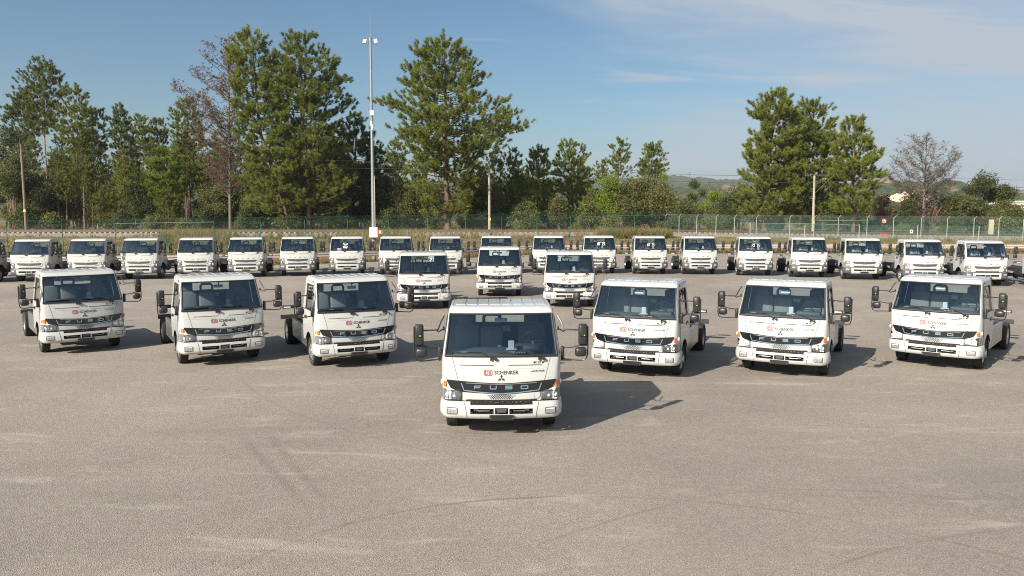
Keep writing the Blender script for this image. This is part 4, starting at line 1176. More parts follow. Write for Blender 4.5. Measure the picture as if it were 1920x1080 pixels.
def build_chassis(root, ev):
    zr = .66 if ev else .72
    end = 5.95 if ev else 6.35
    mb = MB()
    for s in (-1, 1):
        mb.box((s * .37, (1.0 + end) / 2, zr), (.06, end - 1.0, .20))
    for y in (1.9, 2.7, 3.5, 4.1, 5.0, 5.7): mb.box((0, y, zr - .01), (.68, .10, .13))
    mb.box((0, end - .03, zr - .05), (1.84 if ev else 1.3, .07, .13))
    mb.build('chassis_frame', 'frame_black', root)
    ra = 4.54 if ev else 4.95
    mb = MB()
    mb.tube([(-.70, AX, WR), (.70, AX, WR)], .055, 8); mb.tube([(-.80, ra, WR), (.80, ra, WR)], .075, 8)
    b = bmesh.new(); bmesh.ops.create_icosphere(b, subdivisions=2, radius=.19); mb.from_bm(b, (0.05, ra, WR))
    for s in (-1, 1):   # leaf springs
        for k in range(3): mb.box((s * .45, ra, .50 - k * .025), (.07, 1.3 - k * .3, .022))
        mb.box((s * .45, AX, .46), (.07, 1.1, .05))
    mb.build('axle', 'frame_black', root)
    for s in (-1, 1):
        wheel(root, s * .865, AX, s, 'front')
        wheel(root, s * .88, ra, s, 'dual'); wheel(root, s * .655, ra, -s, 'dual')
    # arch liners and mudflaps
    for s in (-1, 1):
        mb = MB(); L = []
        for k in range(13):
            a = math.pi * k / 12; L.append((AX - .455 * math.cos(a), .385 + .455 * math.sin(a)))
        for (y0, z0), (y1, z1) in zip(L, L[1:]):
            mb.poly([(s * .70, y0, z0), (s * .985, y0, z0), (s * .985, y1, z1), (s * .70, y1, z1)])
        mb.box((s * .85, AX + .475, .42), (.26, .015, .36))
        mb.build('wheel_arch', 'black_plastic', root)
    # belly pieces behind the bumper so that daylight does not show through the cab floor
    mb = MB(); mb.box((0, .95, .72), (1.30, 1.45, .22)); mb.box((0, 1.3, .52), (.7, .7, .22)); mb.build('underbody', 'frame_black', root)
    if ev:
        for s in (-1, 1):
            for (y0, y1) in ((1.70, 2.66), (2.675, 3.80)):
                mb = MB()
                mb.rbox((s * .915, (y0 + y1) / 2, .585), (.035, y1 - y0, .47), .008)
                mb.box((s * .895, (y0 + y1) / 2, .835), (.075, y1 - y0, .03))
                for yy in (y0 + .05, y1 - .05):
                    for zz in (.40, .60, .78): mb.tube([(s * .93, yy, zz), (s * .938, yy, zz)], .012, 6)
                mb.build('side_guard_panel', 'aluminium', root)
            mb = MB(); mb.box((s * .66, 2.75, .56), (.44, 1.9, .36)); mb.build('battery_box', 'black_plastic', root)
        mb = MB()
        for k in range(5): mb.box((0, 2.0 + k * .36, .79), (1.65, .10, .035))
        mb.build('battery_strap', 'frame_grey', root)
        mb = MB()       # cooler and hoses standing behind the cab
        mb.rbox((.12, 2.12, .98), (1.1, .34, .30), .03)
        for k in range(9): mb.tube([(-.42 + k * .13, 1.93, .84), (-.42 + k * .13, 1.93, 1.13)], .022, 6)
        mb.build('cooling_unit', 'frame_grey', root, 40)
        mb = MB()
        mb.tube([(-.5, 2.35, .85), (-.45, 2.5, 1.12), (.1, 2.6, 1.18), (.55, 2.5, 1.08), (.62, 2.4, .8)], .045, 8)
        mb.tube([(-.72, 2.0, .85), (-.70, 2.05, 1.1), (-.5, 2.2, 1.16)], .03, 6)
        mb.build('hose', 'black_plastic', root, 40)
    else:
        for s, L in ((-1, 1), (1, -1)):
            mb = MB()
            mb.tube([(s * .62, 2.0, .62), (s * .62, 3.1, .62)], .22, 14)
            mb.build('air_tank', 'frame_black', root, 35)
        mb = MB()
        mb.rbox((-.55, 2.05, 1.0), (.42, .5, .5), .06); mb.tube([(-.3, 1.95, 1.0), (0, 2.2, 1.15), (.4, 2.2, 1.12), (.62, 2.0, .9), (.66, 1.95, .6)], .07, 10)
        mb.rbox((.25, 2.3, .86), (.7, .8, .34), .05)
        mb.build('engine_intake', 'frame_black', root, 40)
        mb = MB()
        mb.tube([(-.62, 2.25, .95), (-.66, 2.5, 1.0), (-.6, 2.8, .9)], .018, 6); mb.tube([(.5, 2.0, .95), (.7, 2.35, .98), (.74, 2.8, .85)], .018, 6)
        mb.build('air_hose', 'cable_blue', root, 40)
        for s in (-1, 1):   # half-round mudguard in front of the duals
            mb = MB(); L = []
            for k in range(9):
                a = R(20) + R(140) * k / 8; L.append((ra - .50 * math.cos(a) - .0, WR + .50 * math.sin(a)))
            for (y0, z0), (y1, z1) in zip(L[:4], L[1:5]): mb.poly([(s * .55, y0, z0), (s * .98, y0, z0), (s * .98, y1, z1), (s * .55, y1, z1)])
            mb.build('mudguard', 'black_plastic', root)
    # raised rear lamp brackets
    for s in (-1, 1):
        mb = MB()
        mb.tube([(s * .40, end - .05, zr + .05), (s * .45, end - .02, zr + .24), (s * .55, end, zr + .25)], .025, 6)
        mb.rbox((s * .68, end, zr + .25), (.36, .06, .10), .012)
        o = mb.build('rear_lamp_bracket', 'frame_black', root, 40)
        l = MB(); l.box((s * .72, end - .034, zr + .245), (.20, .012, .035)); l.build('label_plate', 'box_white', o)

def build_cab(root, ev):
    cab_part('cab', ('cab',), 0.0, 'white_paint', root, cap=True)
    cab_part('cab_lining', ('cab', 'door'), 0.022, 'cabin_dark', root, cap=True)
    # roof pressings: eight long raised panels
    mb = MB(); n = 8; xw = 1.62
    for k in range(n):
        xa = -xw / 2 + xw * k / n + .010; xb = -xw / 2 + xw * (k + 1) / n - .010
        y0 = .80; y1 = 1.665; z0 = 2.205; z1 = 2.216
        A = [(xa, y0, z0), (xb, y0, z0), (xb, y1, z0), (xa, y1, z0)]
        B = [(xa + .012, y0 + .02, z1), (xb - .012, y0 + .02, z1), (xb - .012, y1 - .02, z1), (xa + .012, y1 - .02, z1)]
        mb.poly(B)
        for i in range(4): mb.poly([A[i], A[(i + 1) % 4], B[(i + 1) % 4], B[i]])
    mb.build('roof_panel', 'white_paint', root)
    mb = MB()       # side drip channels
    for s in (-1, 1): mb.box((s * .848, 1.2, 2.206), (.012, .95, .012))
    mb.build('drip_rail', 'white_paint', root)
    # glass
    ws = cab_part('windshield', ('ws',), 0.006, 'windscreen', root, smooth=60)
    mb = MB(); G1 = cab_grid(0.0, 1); G0 = cab_grid(0.0, -1); e = NFR - 1
    low = [G0[WS0][c] for c in range(e, 0, -1)] + [G1[WS0][c] for c in range(0, e + 1)]
    top = [G0[WS1][c] for c in range(e, 0, -1)] + [G1[WS1][c] for c in range(0, e + 1)]
    lft = [G0[r][e] for r in range(WS0, WS1 + 1)]; rgt = [G1[r][e] for r in range(WS0, WS1 + 1)]
    sh = lambda L, dx=0, dz=0: [(x + dx, y - .004, z + dz) for x, y, z in L]
    mb.tube(sh(low, 0, .012), .022, 6); mb.tube(sh(top, 0, -.01), .018, 6)
    mb.tube(sh(lft, .006), .018, 6); mb.tube(sh(rgt, -.006), .018, 6)
    for L, sx, sz in ((low, 1, 1), (low[::-1], -1, 1), (top, 1, -1), (top[::-1], -1, -1)):   # filled corners
        p = Vector(L[0]); q = (Vector(L[1]) - p).normalized() * .07
        rr = lft if L[0][0] < 0 else rgt
        d = ((Vector(rr[1]) - Vector(rr[0])) * sz).normalized() * .06
        mb.poly([p + Vector((0, -.010, 0)), p + q + Vector((0, -.010, 0)), p + q * .3 + d * .3 + Vector((0, -.010, 0)), p + d + Vector((0, -.010, 0))])
    mb.build('windshield_seal', 'rubber', root, 60)
    cab_part('rear_window', ('rwin',), 0.004, 'side_glass', root, smooth=None)
    # doors with glass and handle
    for s in (1, -1):
        d = cab_part('door', ('door',), -0.006, 'white_paint', root, sides=(s,))
        cab_part('side_window', ('dwin',), 0.004, 'side_glass', d, sides=(s,), smooth=None)
        mb = MB(); G = cab_grid(-.004, s)
        ring = [G[SW0][c] for c in range(C_WIN0, C_WIN1 + 1)] + [G[r][C_WIN1] for r in range(SW0 + 1, SW1 + 1)]
        ring += [G[SW1][c] for c in range(C_WIN1 - 1, C_WIN0 - 1, -1)] + [G[r][C_WIN0] for r in range(SW1 - 1, SW0 - 1, -1)]
        mb.tube(ring, .016, 5, caps=False); mb.build('window_seal', 'rubber', d)
        mb = MB(); mb.rbox((s * 1.028, 1.28, 1.20), (.03, .20, .05), .01); mb.box((s * 1.018, 1.28, 1.2), (.016, .24, .08)); mb.build('door_handle', 'black_plastic', d)
        mb = MB(); mb.tube([(s * 1.019, .42, 1.305), (s * 1.019, 1.45, 1.305)], .006, 4); mb.build('door_crease', 'white_paint', d)
        mb = MB(); ell_dome(mb, (0, 0, 0), .05, .035, .02); Mx = Matrix.Rotation(R(90 * s), 4, 'Z')
        mb.v = [tuple(Mx @ Vector(p) + Vector((s * .905, .78, 2.105))) for p in mb.v]
        mb.build('marker_lamp', 'black_plastic', root, 50)
        mb = MB(); mb.rbox((s * .985, .43, 1.84), (.03, .035, .075), .01); mb.build('mirror_mount', 'black_plastic', root)
    # interior
    mb = MB()
    mb.rbox((0, .56, 1.30), (1.78, .66, .30), .09); mb.rbox((.52, .66, 1.46), (.55, .30, .12), .05); mb.box((0, 1.0, .86), (1.85, 1.5, .05))
    mb.rbox((.04, .66, 1.20), (.34, .40, .34), .05)
    mb.build('dashboard', 'dash', root, 40)
    mb = MB()
    for k in range(8): mb.box((.20 + k * .028, .20, 1.452), (.014, .03, .012))
    mb.build('air_vent', 'cabin_light', root)
    mb = MB(); mb.rbox((.175, .36, 1.56), (.105, .05, .15), .012); mb.box((.175, .36, 1.485), (.18, .09, .02)); mb.build('phone_holder', 'phone_grey', root)
    mb = MB(); C = Vector((.58, .74, 1.55)); ax = Matrix.Rotation(R(-62), 3, 'X')
    mb.tube([C + ax @ Vector((.215 * math.cos(a), .215 * math.sin(a), 0)) for a in [2 * math.pi * k / 24 for k in range(25)]], .016, 6, caps=False)
    for a in (R(0), R(180), R(270)): mb.tube([C, C + ax @ Vector((.21 * math.cos(a), .21 * math.sin(a), 0))], .014, 5)
    mb.tube([C, C + Vector((0, -.12, -.2))], .05, 8); mb.build('steering_wheel', 'black_plastic', root, 50)
    # seats: driver (image right) and a passenger bench
    def seat(x, w, h):
        mb = MB()
        mb.rbox((x, 1.12, 1.16), (w, .50, .14), .05)
        mb.rbox((x, 1.43, 1.48), (w, .13, h), .055, mat=Matrix.Rotation(R(-8), 3, 'X'))
        return mb.build('seat', 'seat_fabric', root, 50)
    sd = seat(.58, .50, .62); hb = MB(); hb.rbox((.58, 1.50, 1.84), (.28, .10, .22), .045); hb.build('headrest', 'seat_fabric', sd, 50)
    sp = seat(-.62, .46, .58); hb = MB(); hb.rbox((-.66, 1.50, 1.84), (.28, .10, .20), .045); hb.build('headrest', 'seat_fabric', sp, 50)
    sm = seat(-.16, .42, .50)
    hb = MB(); P = [(-.30, 1.46, 1.70), (-.305, 1.47, 1.90), (-.27, 1.475, 1.945), (-.05, 1.475, 1.945), (-.015, 1.47, 1.90), (-.02, 1.46, 1.70)]
    hb.tube(P, .030, 7); hb.tube([(-.30, 1.46, 1.77), (-.02, 1.46, 1.77)], .035, 7); hb.build('headrest', 'cabin_dark', sm, 50)
    mb = MB(); mb.box((.11, 1.735, 1.64), (.17, .01, .10)); mb.build('wall_label', 'cabin_light', root)
    mb = MB(); mb.rbox((.0, .62, 1.955), (.215, .03, .075), .012); o = mb.build('rear_view_mirror', 'cabin_light', root)
    m2 = MB(); m2.tube([(0, .62, 1.98), (0, .60, 2.06)], .012, 6); m2.box((0, .585, 2.065), (.05, .04, .04)); m2.build('mirror_stem', 'black_plastic', o)
    # wipers
    for (pv, a, b) in (((-.105, 1.372), (-.84, 1.478), (-.33, 1.492)), ((.707, 1.372), (-.035, 1.478), (.46, 1.495))):
        y = lambda x, z, o=.03: front_y(x, z) - o
        mb = MB(); mid = ((a[0] + b[0]) / 2 - .04, (a[1] + b[1]) / 2 + .006)
        mb.tube([(pv[0], y(*pv, .03), pv[1]), (pv[0] - .10, y(pv[0] - .10, pv[1] + .05, .045), pv[1] + .05), (b[0] - .02, y(b[0] - .02, b[1], .05), b[1] + .006), (mid[0], y(*mid, .045), mid[1])], [.016, .012, .010, .008], 6)
        mb.tube([(pv[0] - .05, y(pv[0] - .05, pv[1] + .012, .028), pv[1] + .012), (b[0] - .03, y(b[0], b[1], .03), b[1] - .010)], .007, 5)
        L = [(a[0] + (b[0] - a[0]) * k / 6, a[1] + (b[1] - a[1]) * k / 6) for k in range(7)]
        mb.tube([(x, y(x, z, .022), z) for x, z in L], .010, 5)
        mb.tube([(pv[0] + .012, y(pv[0], pv[1], -.01), pv[1] - .002), (pv[0] + .012, y(pv[0], pv[1], .045), pv[1] - .002)], .026, 8)
        mb.tube([(pv[0] - .068, y(pv[0], pv[1], -.01), pv[1] - .006), (pv[0] - .068, y(pv[0], pv[1], .04), pv[1] - .006)], .020, 8)
        w = mb.build('wiper', 'rubber', root, 50)
        m2 = MB(); m2.rbox((mid[0], y(*mid, .052), mid[1]), (.11, .02, .018), .005); m2.build('wiper_clip', 'frame_grey', w)
    # shut lines and the two air slits on the front panel
    for s in (-1, 1):
        mb = MB(); strip(mb, [(s * .828, 1.392), (s * .728, 1.00)], .0075, .002); mb.build('panel_gap', 'seam_dark', root)
    for a, b in ((-.70, -.128), (.117, .68)):
        mb = MB(); strip(mb, [(a, 1.268), (b, 1.267)], .013, .002); mb.build('air_slit', 'seam_dark', root)
        mb = MB(); patch(mb, a - .02, b + .01, 1.276, 1.292, .004, .01, 12); mb.build('pressing_line', 'white_paint', root)
    mb = MB(); patch(mb, -.78, .78, 1.212, 1.218, .003, .01, 24); mb.build('pressing_line', 'white_paint', root)

def build_mirrors(root, ev):
    for s in (-1, 1):
        yb = .30
        mb = MB(); mb.rbox((s * 1.052, yb, 1.425), (.06, .11, .24), .022)
        br = mb.build('mirror_bracket', 'black_plastic', root, 50)
        mb = MB()
        if ev:
            mb.tube([(s * .975, .44, 2.06), (s * 1.03, .38, 1.96), (s * 1.075, .30, 1.84), (s * 1.10, .28, 1.835), (s * 1.47, .22, 1.83)], .012, 6)
            mb.tube([(s * 1.0, .40, 1.83), (s * 1.07, .30, 1.80), (s * 1.10, .28, 1.835)], .012, 6)
        else:
            mb.tube([(s * .975, .44, 2.02), (s * 1.02, .38, 1.95), (s * 1.06, .31, 1.86), (s * 1.30, .22, 1.845)], .012, 6)
        k = 1.0 if ev else .86
        X = lambda x: s * (1.06 + (x - 1.06) * k)
        mb.tube([(X(1.07), yb, 1.52), (X(1.22), yb - .05, 1.535), (X(1.34), yb - .06, 1.57), (X(1.475), yb - .08, 1.575)], .013, 6)
        mb.tube([(X(1.07), yb, 1.325), (X(1.38), yb - .06, 1.305), (X(1.45), yb - .07, 1.335), (X(1.478), yb - .08, 1.42), (X(1.478), yb - .08, 1.9)], .013, 6)
        mb.build('mirror_arm', 'black_plastic', root, 50)
        w, h = (.150, .36) if ev else (.165, .36)
        cx = X(1.39); cz = 1.765
        mb = MB(); mb.rbox((cx, yb - .10, cz), (w, .085, h), .03)
        mb.rbox((cx, yb - .135, cz + .06), (w * .80, .05, h * .55), .02)
        m = mb.build('main_mirror', 'black_plastic', root, 50)
        g = MB(); g.box((cx, yb - .054, cz), (w - .03, .006, h - .04)); g.build('mirror_glass', 'mirror_glass', m)
        g = MB(); g.box((cx + .02, yb - .162, cz - .01), (.017, .006, .017)); g.build('sticker', 'green_dot', m)
        cx = X(1.355); mb = MB(); mb.rbox((cx, yb - .11, 1.465), (.20 if ev else .17, .11, .165), .05)
        m = mb.build('wide_mirror', 'black_plastic', root, 50)
        g = MB(); g.box((cx, yb - .052, 1.465), (.15, .006, .12)); g.build('mirror_glass', 'mirror_glass', m)

def bumper_shell(root, mats, omit, cols, rows, prof, w=1.016, matf=None, name='bumper'):
    """bumper lofted round the front corners; omit(x0,x1,z0,z1) leaves an opening"""
    mb = MB(); rx, ry = .17, .25; e = w - rx
    for s in (1, -1):
        path = [(x, .0 + .085 * (x / e) ** 2.2) for x in cols if x <= e]
        for a in (R(18), R(36), R(54), R(72), R(90)): path.append((e + rx * math.sin(a), .085 + ry * (1 - math.cos(a))))
        path += [(w, .46)]
        nrm = []
        for i, p in enumerate(path):
            a = path[max(0, i - 1)]; b = path[min(len(path) - 1, i + 1)]
            d = Vector((b[0] - a[0], b[1] - a[1])).normalized(); nrm.append((d.y, -d.x))
        G = [[(s * (p[0] + n[0] * q - 0), p[1] + n[1] * q, z) for p, n in zip(path, nrm)] for z, q in zip(rows, prof)]
        for r in range(len(rows) - 1):
            for c in range(len(path) - 1):
                if omit(path[c][0], path[c + 1][0], rows[r], rows[r + 1]): continue
                mb.poly([G[r][c], G[r][c + 1], G[r + 1][c + 1], G[r + 1][c]], matf(path[c][0], path[c + 1][0], rows[r], rows[r + 1]) if matf else 0)
    return mb.build(name, mats, root, 35, merge=1e-4)

def bump_path(q, w=1.016):
    rx, ry = .17, .25; e = w - rx
    path = [(e * k / 12, .085 * (k / 12) ** 2.2) for k in range(13)] + [(e + rx * math.sin(R(a)), .085 + ry * (1 - math.cos(R(a)))) for a in range(9, 91, 9)]
    L = []
    for i, p in enumerate(path):
        a = path[max(0, i - 1)]; b = path[min(len(path) - 1, i + 1)]; d = Vector((b[0] - a[0], b[1] - a[1])).normalized()
        L.append((p[0] + d.y * q, p[1] - d.x * q))
    return L
BPATH = bump_path(.040)
def bumper_y(x): return float(np.interp(abs(x), [a for a, b in BPATH], [b for a, b in BPATH]))
def bumper_patch(mb, s, x0, x1, zb, zt, proud, depth=.02, n=6):
    rows = []
    for i in range(n + 1):
        x = x0 + (x1 - x0) * i / n; y = bumper_y(x) - proud
        b = zb(x) if callable(zb) else zb; t_ = zt(x) if callable(zt) else zt
        rows.append([(s * x, y + depth, b), (s * x, y, b), (s * x, y, t_), (s * x, y + depth, t_)])
    for a, b in zip(rows, rows[1:]):
        for k in range(3): mb.poly([a[k], b[k], b[k + 1], a[k + 1]])
    mb.poly(rows[0]); mb.poly(rows[-1])
def fog_lamp(b, s, x0, x1, z0, z1, house, n):
    mb = MB(); bumper_patch(mb, s, x0, x1, lambda x: z0 + (.012 if abs(x - x0) < .01 else 0), lambda x: z1 - (.010 if abs(x - x0) < .01 or abs(x - x1) < .01 else 0), .004, .03, 8)
    fl = mb.build('fog_lamp', house, b, 40)
    for k in range(n):
        a = x0 + .014 + (x1 - x0 - .028) * k / n; c = x0 + .014 + (x1 - x0 - .028) * (k + 1) / n - .006
        mb = MB(); bumper_patch(mb, s, a, c, z0 + .016, z1 - .040, .006 + .004 * (k % 2), .01, 2); mb.build('lamp_reflector', 'lamp_dim', fl)
    mb = MB(); bumper_patch(mb, s, x0 + .02, x1 - .02, z1 - .034, z1 - .016, .008, .01, 4); mb.build('lamp_reflector', 'lamp_clear', fl)
def fuso_letter(root, ch, x0, x1, z0, z1, mat, proud=.012):
    w = (z1 - z0) * .24; xm0, xm1, za, zb = x0 + w / 2, x1 - w / 2, z0 + w / 2, z1 - w / 2; zc = (z0 + z1) / 2
    mb = MB(); st = lambda p: strip(mb, p, w, proud, th=.008, step=.03)
    if ch == 'F': st([(xm0, z0), (xm0, zb)]); st([(xm0, zb), (x1, zb)]); st([(xm0, zc - .004), (x1 - .02, zc - .004)])
    if ch == 'U': st([(xm0, z1), (xm0, za)]); st([(xm0, za), (xm1, za)]); st([(xm1, za), (xm1, z1)])
    if ch == 'S': st([(x1, zb), (xm0, zb)]); st([(xm0, zb), (xm0, zc)]); st([(xm0, zc), (xm1, zc)]); st([(xm1, zc), (xm1, za)]); st([(xm1, za), (x0, za)])
    if ch == 'O': st([(xm0, za), (xm0, zb)]); st([(xm0, zb), (xm1, zb)]); st([(xm1, zb), (xm1, za)]); st([(xm1, za), (xm0, za)])
    return mb.build('grille_letter', mat, root)

def three_diamonds(root, cx, cz, r, mat, proud=.006, name='emblem'):
    mb = MB()
    for a in (90, 210, 330):
        d = Vector((math.cos(R(a)), math.sin(R(a)))); l = r
        c = d * (l * .52); n = Vector((-d.y, d.x))
        P = [c - d * l * .50, c + n * l * .29, c + d * l * .50, c - n * l * .29]
        plate_poly(mb, [(cx + p.x, cz + p.y) for p in P], proud, .01)
    return mb.build(name, mat, root)

def head_lamp(root, s, inner_b, inner_t, z0, z1, outer, amber, ev):
    # housing follows the corner of the cab
    fi = lambda z: inner_b + (inner_t - inner_b) * (z - z0) / (z1 - z0)
    xs = [inner_b + (1.010 - inner_b) * k / 14 for k in range(15)]
    mb = MB(); top = (lambda x: z1 - (.0 if not ev else .012 * max(0, (abs(x) - .8)))) ; bot = lambda x: z0
    patch(mb, 0, 0, bot, top, .004, .02, xs=[s * x for x in xs])
    h = mb.build('headlight', 'lamp_grey', root, 40)
    mb = MB(); ell = [(.755, .5, .085), (.875, .5, .075)] if ev else [(.80, .30, .058), (.90, .28, .055), (.83, .68, .05)]
    for x, k, r in ell:
        zc = z0 + (z1 - z0) * k
        i = len(mb.f); ell_dome(mb, (s * x, front_y(x, zc) - .004, zc), r, r * .92, .022, 0, 9, 3)
    mb.rbox((s * (.82), front_y(.82, z0 + .03) - .006, z0 + .03), (.25, .014, .024), .004)
    mb.rbox((s * (.80), front_y(.80, z1 - .03) - .006, z1 - .022), (.22, .012, .014), .003)
    mb.build('reflector', 'lamp_silver', h)
    mb = MB(); patch(mb, 0, 0, lambda x: z0 + .008, lambda x: top(x) - .008, .030, .02, xs=[s * (inner_b + .02 + (.955 - inner_b) * k / 10) for k in range(11)])
    mb.build('lens', 'lamp_lens', h, 40)
    mb = MB(); patch(mb, 0, 0, lambda x: z0 - .004, lambda x: z0 + .010, .008, .02, xs=[s * x for x in xs]); mb.build('trim', 'gloss_black', h, 40)
    x0, x1, a0, a1 = amber
    mb = MB(); fz = lambda x: a0 + (a1 - a0) * .25 * (1 - min(1, (abs(x) - x0) / (x1 - x0) * 2)) if abs(x) < (x0 + x1) / 2 else a0
    patch(mb, 0, 0, lambda x: a0 + .02, lambda x: a1, .016, .03, xs=[s * (x0 + (x1 - x0) * k / 6) for k in range(7)])
    tsig = mb.build('turn_signal', 'amber', root, 40)
    mb = MB(); zc = (a0 + a1) / 2
    ell_dome(mb, (s * 1.012, front_y(1.005, zc) + .01, zc + .02), .022, (a1 - a0) * .42, .05)
    mb.build('corner_lamp', 'lamp_clear', tsig, 50)

def ev_front(root):
    pz = lambda x: 0
    def interp(T):
        return lambda x: np.interp(abs(x), [a for a, b in T], [b for a, b in T])
    gt = lambda x: .966 + .054 * (abs(x) / .924) ** 1.25
    gb = interp([(0, .783), (.30, .797), (.654, .815), (.854, .868), (.924, 1.0)])
    mb = MB(); patch(mb, -.924, .924, gb, gt, .014, .05, 56)
    g = mb.build('front_grille', 'gloss_black', root, 40)
    mb = MB(); patch(mb, -.60, .60, lambda x: .835 + .018 * abs(x) / .6, lambda x: .945 + .028 * abs(x) / .6, .019, .01, 30); mb.build('grille_insert', 'gloss_black', g, 40)
    mb = MB()
    strip(mb, [(-.677, .968), (-.632, .846), (-.30, .812), (0, .792), (.30, .812), (.632, .846), (.677, .968)], .016, .026, th=.02, step=.05)
    mb.build('grille_trim', 'chrome_blue', g, 40)
    mb = MB(); strip(mb, [(-.60, .972), (0, .95), (.60, .972)], .010, .022, th=.01); mb.build('grille_trim', 'lamp_grey', g, 40)
    for ch, a, b in (('F', -.462, -.343), ('U', -.196, -.082), ('S', .062, .185), ('O', .322, .452)):
        fuso_letter(g, ch, a, b, .868, .932, 'chrome_blue', .030)
    # white lower panel with raised dark hexagons painted as the shade of holes
    lb = interp([(0, .668), (.50, .672), (.60, .690)]); lt = lambda x: gb(x) - .004
    mb = MB(); patch(mb, -.655, .655, interp([(0, .682), (.50, .686), (.63, .70), (.655, .74)]), lt, .008, .03, 40)
    p = mb.build('lower_panel', 'white_paint', root, 40)
    mb = MB(); patch(mb, -.56, .56, .695, lambda x: .758 + .02 * abs(x) / .56, .014, .02, 30); mb.build('panel_pressing', 'white_paint', p, 40)
    mb = MB()
    def hexa(x, z, r):
        plate_poly(mb, [(x + r * math.cos(R(60 * k + 30)), z + r * math.sin(R(60 * k + 30))) for k in range(6)], .0165, .004)
    for row, z in enumerate((.765, .745, .725, .705)):
        for k in range(-7, 8):
            x = (k + (.5 if row % 2 else 0)) * .038
            lim = .26 - .02 * row
            if abs(x) > lim: continue
            hexa(x, z + .012 * 0, .0125 * (1.0 if abs(x) < .16 else .75))
    tag(mb.build('panel_hole_shade', 'recess_shade', p), kind='stuff')
    # raised dark patch painting the shaded gap above the bumper, bits of machinery showing
    mb = MB(); patch(mb, -.60, .60, .600, .682, .004, .02, 40); o = mb.build('front_gap_shade', 'recess_shade', root, 40)
    mb = MB()
    for k in range(14):
        x = -.48 + .96 * k / 13 + rng.uniform(-.02, .02); mb.rbox((x, front_y(x, .65) - .008, .645 + rng.uniform(-.012, .012)), (rng.uniform(.01, .05), .02, rng.uniform(.008, .022)), .003)
    mb.build('bracket_hardware', 'frame_grey', o)
    mb = MB(); patch(mb, -1.008, 1.008, .655, .664, .010, .02, 50); mb.build('seam_trim', 'rubber', o, 40)
    # bumper
    cols = [0, .11, .13, .33, .524, .58, .735, .84, .846]; rows = [.352, .385, .43, .445, .535, .55, .60, .640, .652]
    prof = [-.02, .02, .036, .038, .040, .038, .030, .018, -.01]
    om = lambda a, b, z0, z1: (.12 < (a + b) / 2 < .524 and z0 > .44 and z1 < .54) or ((a + b) / 2 < .115 and z0 > .44 and z1 < .56) or ((a + b) / 2 < .52 and z0 >= .60)
    b = bumper_shell(root, 'white_paint', om, cols, rows, prof)
    mb = MB(); mb.box((0, .10, .50), (1.15, .02, .17)); mb.box((0, .085, .40), (.30, .06, .06))
    for s in (-1, 1):
        mb.box((s * .33, .05, .446), (.40, .11, .004)); mb.box((s * .33, .05, .536), (.40, .11, .004))
    mb.build('bumper_recess', 'recess_shade', b)
    mb = MB()
    for s in (-1, 1):
        mb.rbox((s * .30, .03, .487), (.20, .02, .018), .005)
        for x in (.16, .205, .46, .50): mb.tube([(s * x, .035, .47 + (.03 if x in (.205, .46) else 0)), (s * x, .015, .47 + (.03 if x in (.205, .46) else 0))], .008, 6)
        mb.rbox((s * .43, .05, .50), (.06, .02, .04), .005)
    tag(mb.build('tow_hardware', 'lamp_grey', b), kind='stuff')
    mb = MB()
    F = [(-.098, -.02, .548), (.098, -.02, .548), (.075, -.005, .462), (-.075, -.005, .462)]
    mb.poly(F)
    for i in range(4):
        a, q = F[i], F[(i + 1) % 4]; mb.poly([a, q, (q[0], q[1] + .08, q[2]), (a[0], a[1] + .08, a[2])])
    mb.build('centre_cover', 'grey_plastic', b)
    for s in (-1, 1):
      mb = MB(); mb.tube([(s * x, bumper_y(x) + o, z) for x, z, o in ((.628, .632, .018), (.620, .60, .009), (.606, .535, -.001), (.590, .44, .001), (.584, .385, .018))], .005, 5)
      mb.build('bumper_seam', 'seam_dark', b)
    for s in (-1, 1): fog_lamp(b, s, .738, .930, .432, .550, 'frame_grey', 3)
    mb = MB(); mb.box((0, -.052, .388), (.405, .012, .092)); pl = mb.build('license_plate', 'plate_black', root)
    mb = MB()
    for x in (-.18, .18): mb.tube([(x, -.058, .375), (x, -.062, .375)], .008, 6)
    mb.build('plate_screw', 'screw', pl)
    for s in (-1, 1): head_lamp(root, s, .665, .635, .664, .862, 1.0, (.932, .985, .872, .992), True)
    for s in (-1, 1):
        mb = MB(); patch(mb, 0, 0, .845, .875, .012, .02, xs=[s * (.70 + .22 * k / 8) for k in range(9)])
        mb.build('lamp_brow', 'lamp_silver', root, 40)
    # lettering and badges
    mb = MB(); w = .142; x0, x1, z0, z1 = -.297, -.153, 1.094, 1.196; r = .02
    out = [(x0 + r, z0), (x1 - r, z0), (x1, z0 + r), (x1, z1 - r), (x1 - r, z1), (x0 + r, z1), (x0, z1 - r), (x0, z0 + r)]
    strip(mb, [(x0 + .006, z0 + r), (x0 + r, z0 + .006), (x1 - r, z0 + .006), (x1 - .006, z0 + r), (x1 - .006, z1 - r), (x1 - r, z1 - .006), (x0 + r, z1 - .006), (x0 + .006, z1 - r), (x0 + .006, z0 + r)], .010, .004)
    lg = mb.build('logo', 'decal_red', root)
    decal('logo_letters', 'DB', x0 + .021, z0 + .019, x1 - .021, z1 - .019, 'decal_red', lg, bold=.004)
    decal('lettering', 'SCHENKER', -.120, 1.115, .288, 1.180, 'decal_black', root, bold=.014)
    three_diamonds(root, 0, 1.048, .066, 'decal_black')
    bd = MB(); plate_poly(bd, [(.536, 1.296), (.716, 1.296), (.73, 1.326), (.55, 1.326)], .005, .006); o = bd.build('model_badge', 'decal_black', root)
    decal('badge_letters', '7C18', .575, 1.300, .69, 1.322, 'decal_white', o, bold=.02, shear=.2, proud=.007)
    decal('lettering', 'eCANTER', .508, 1.152, .73, 1.180, 'decal_black', root, bold=.02, shear=.25)

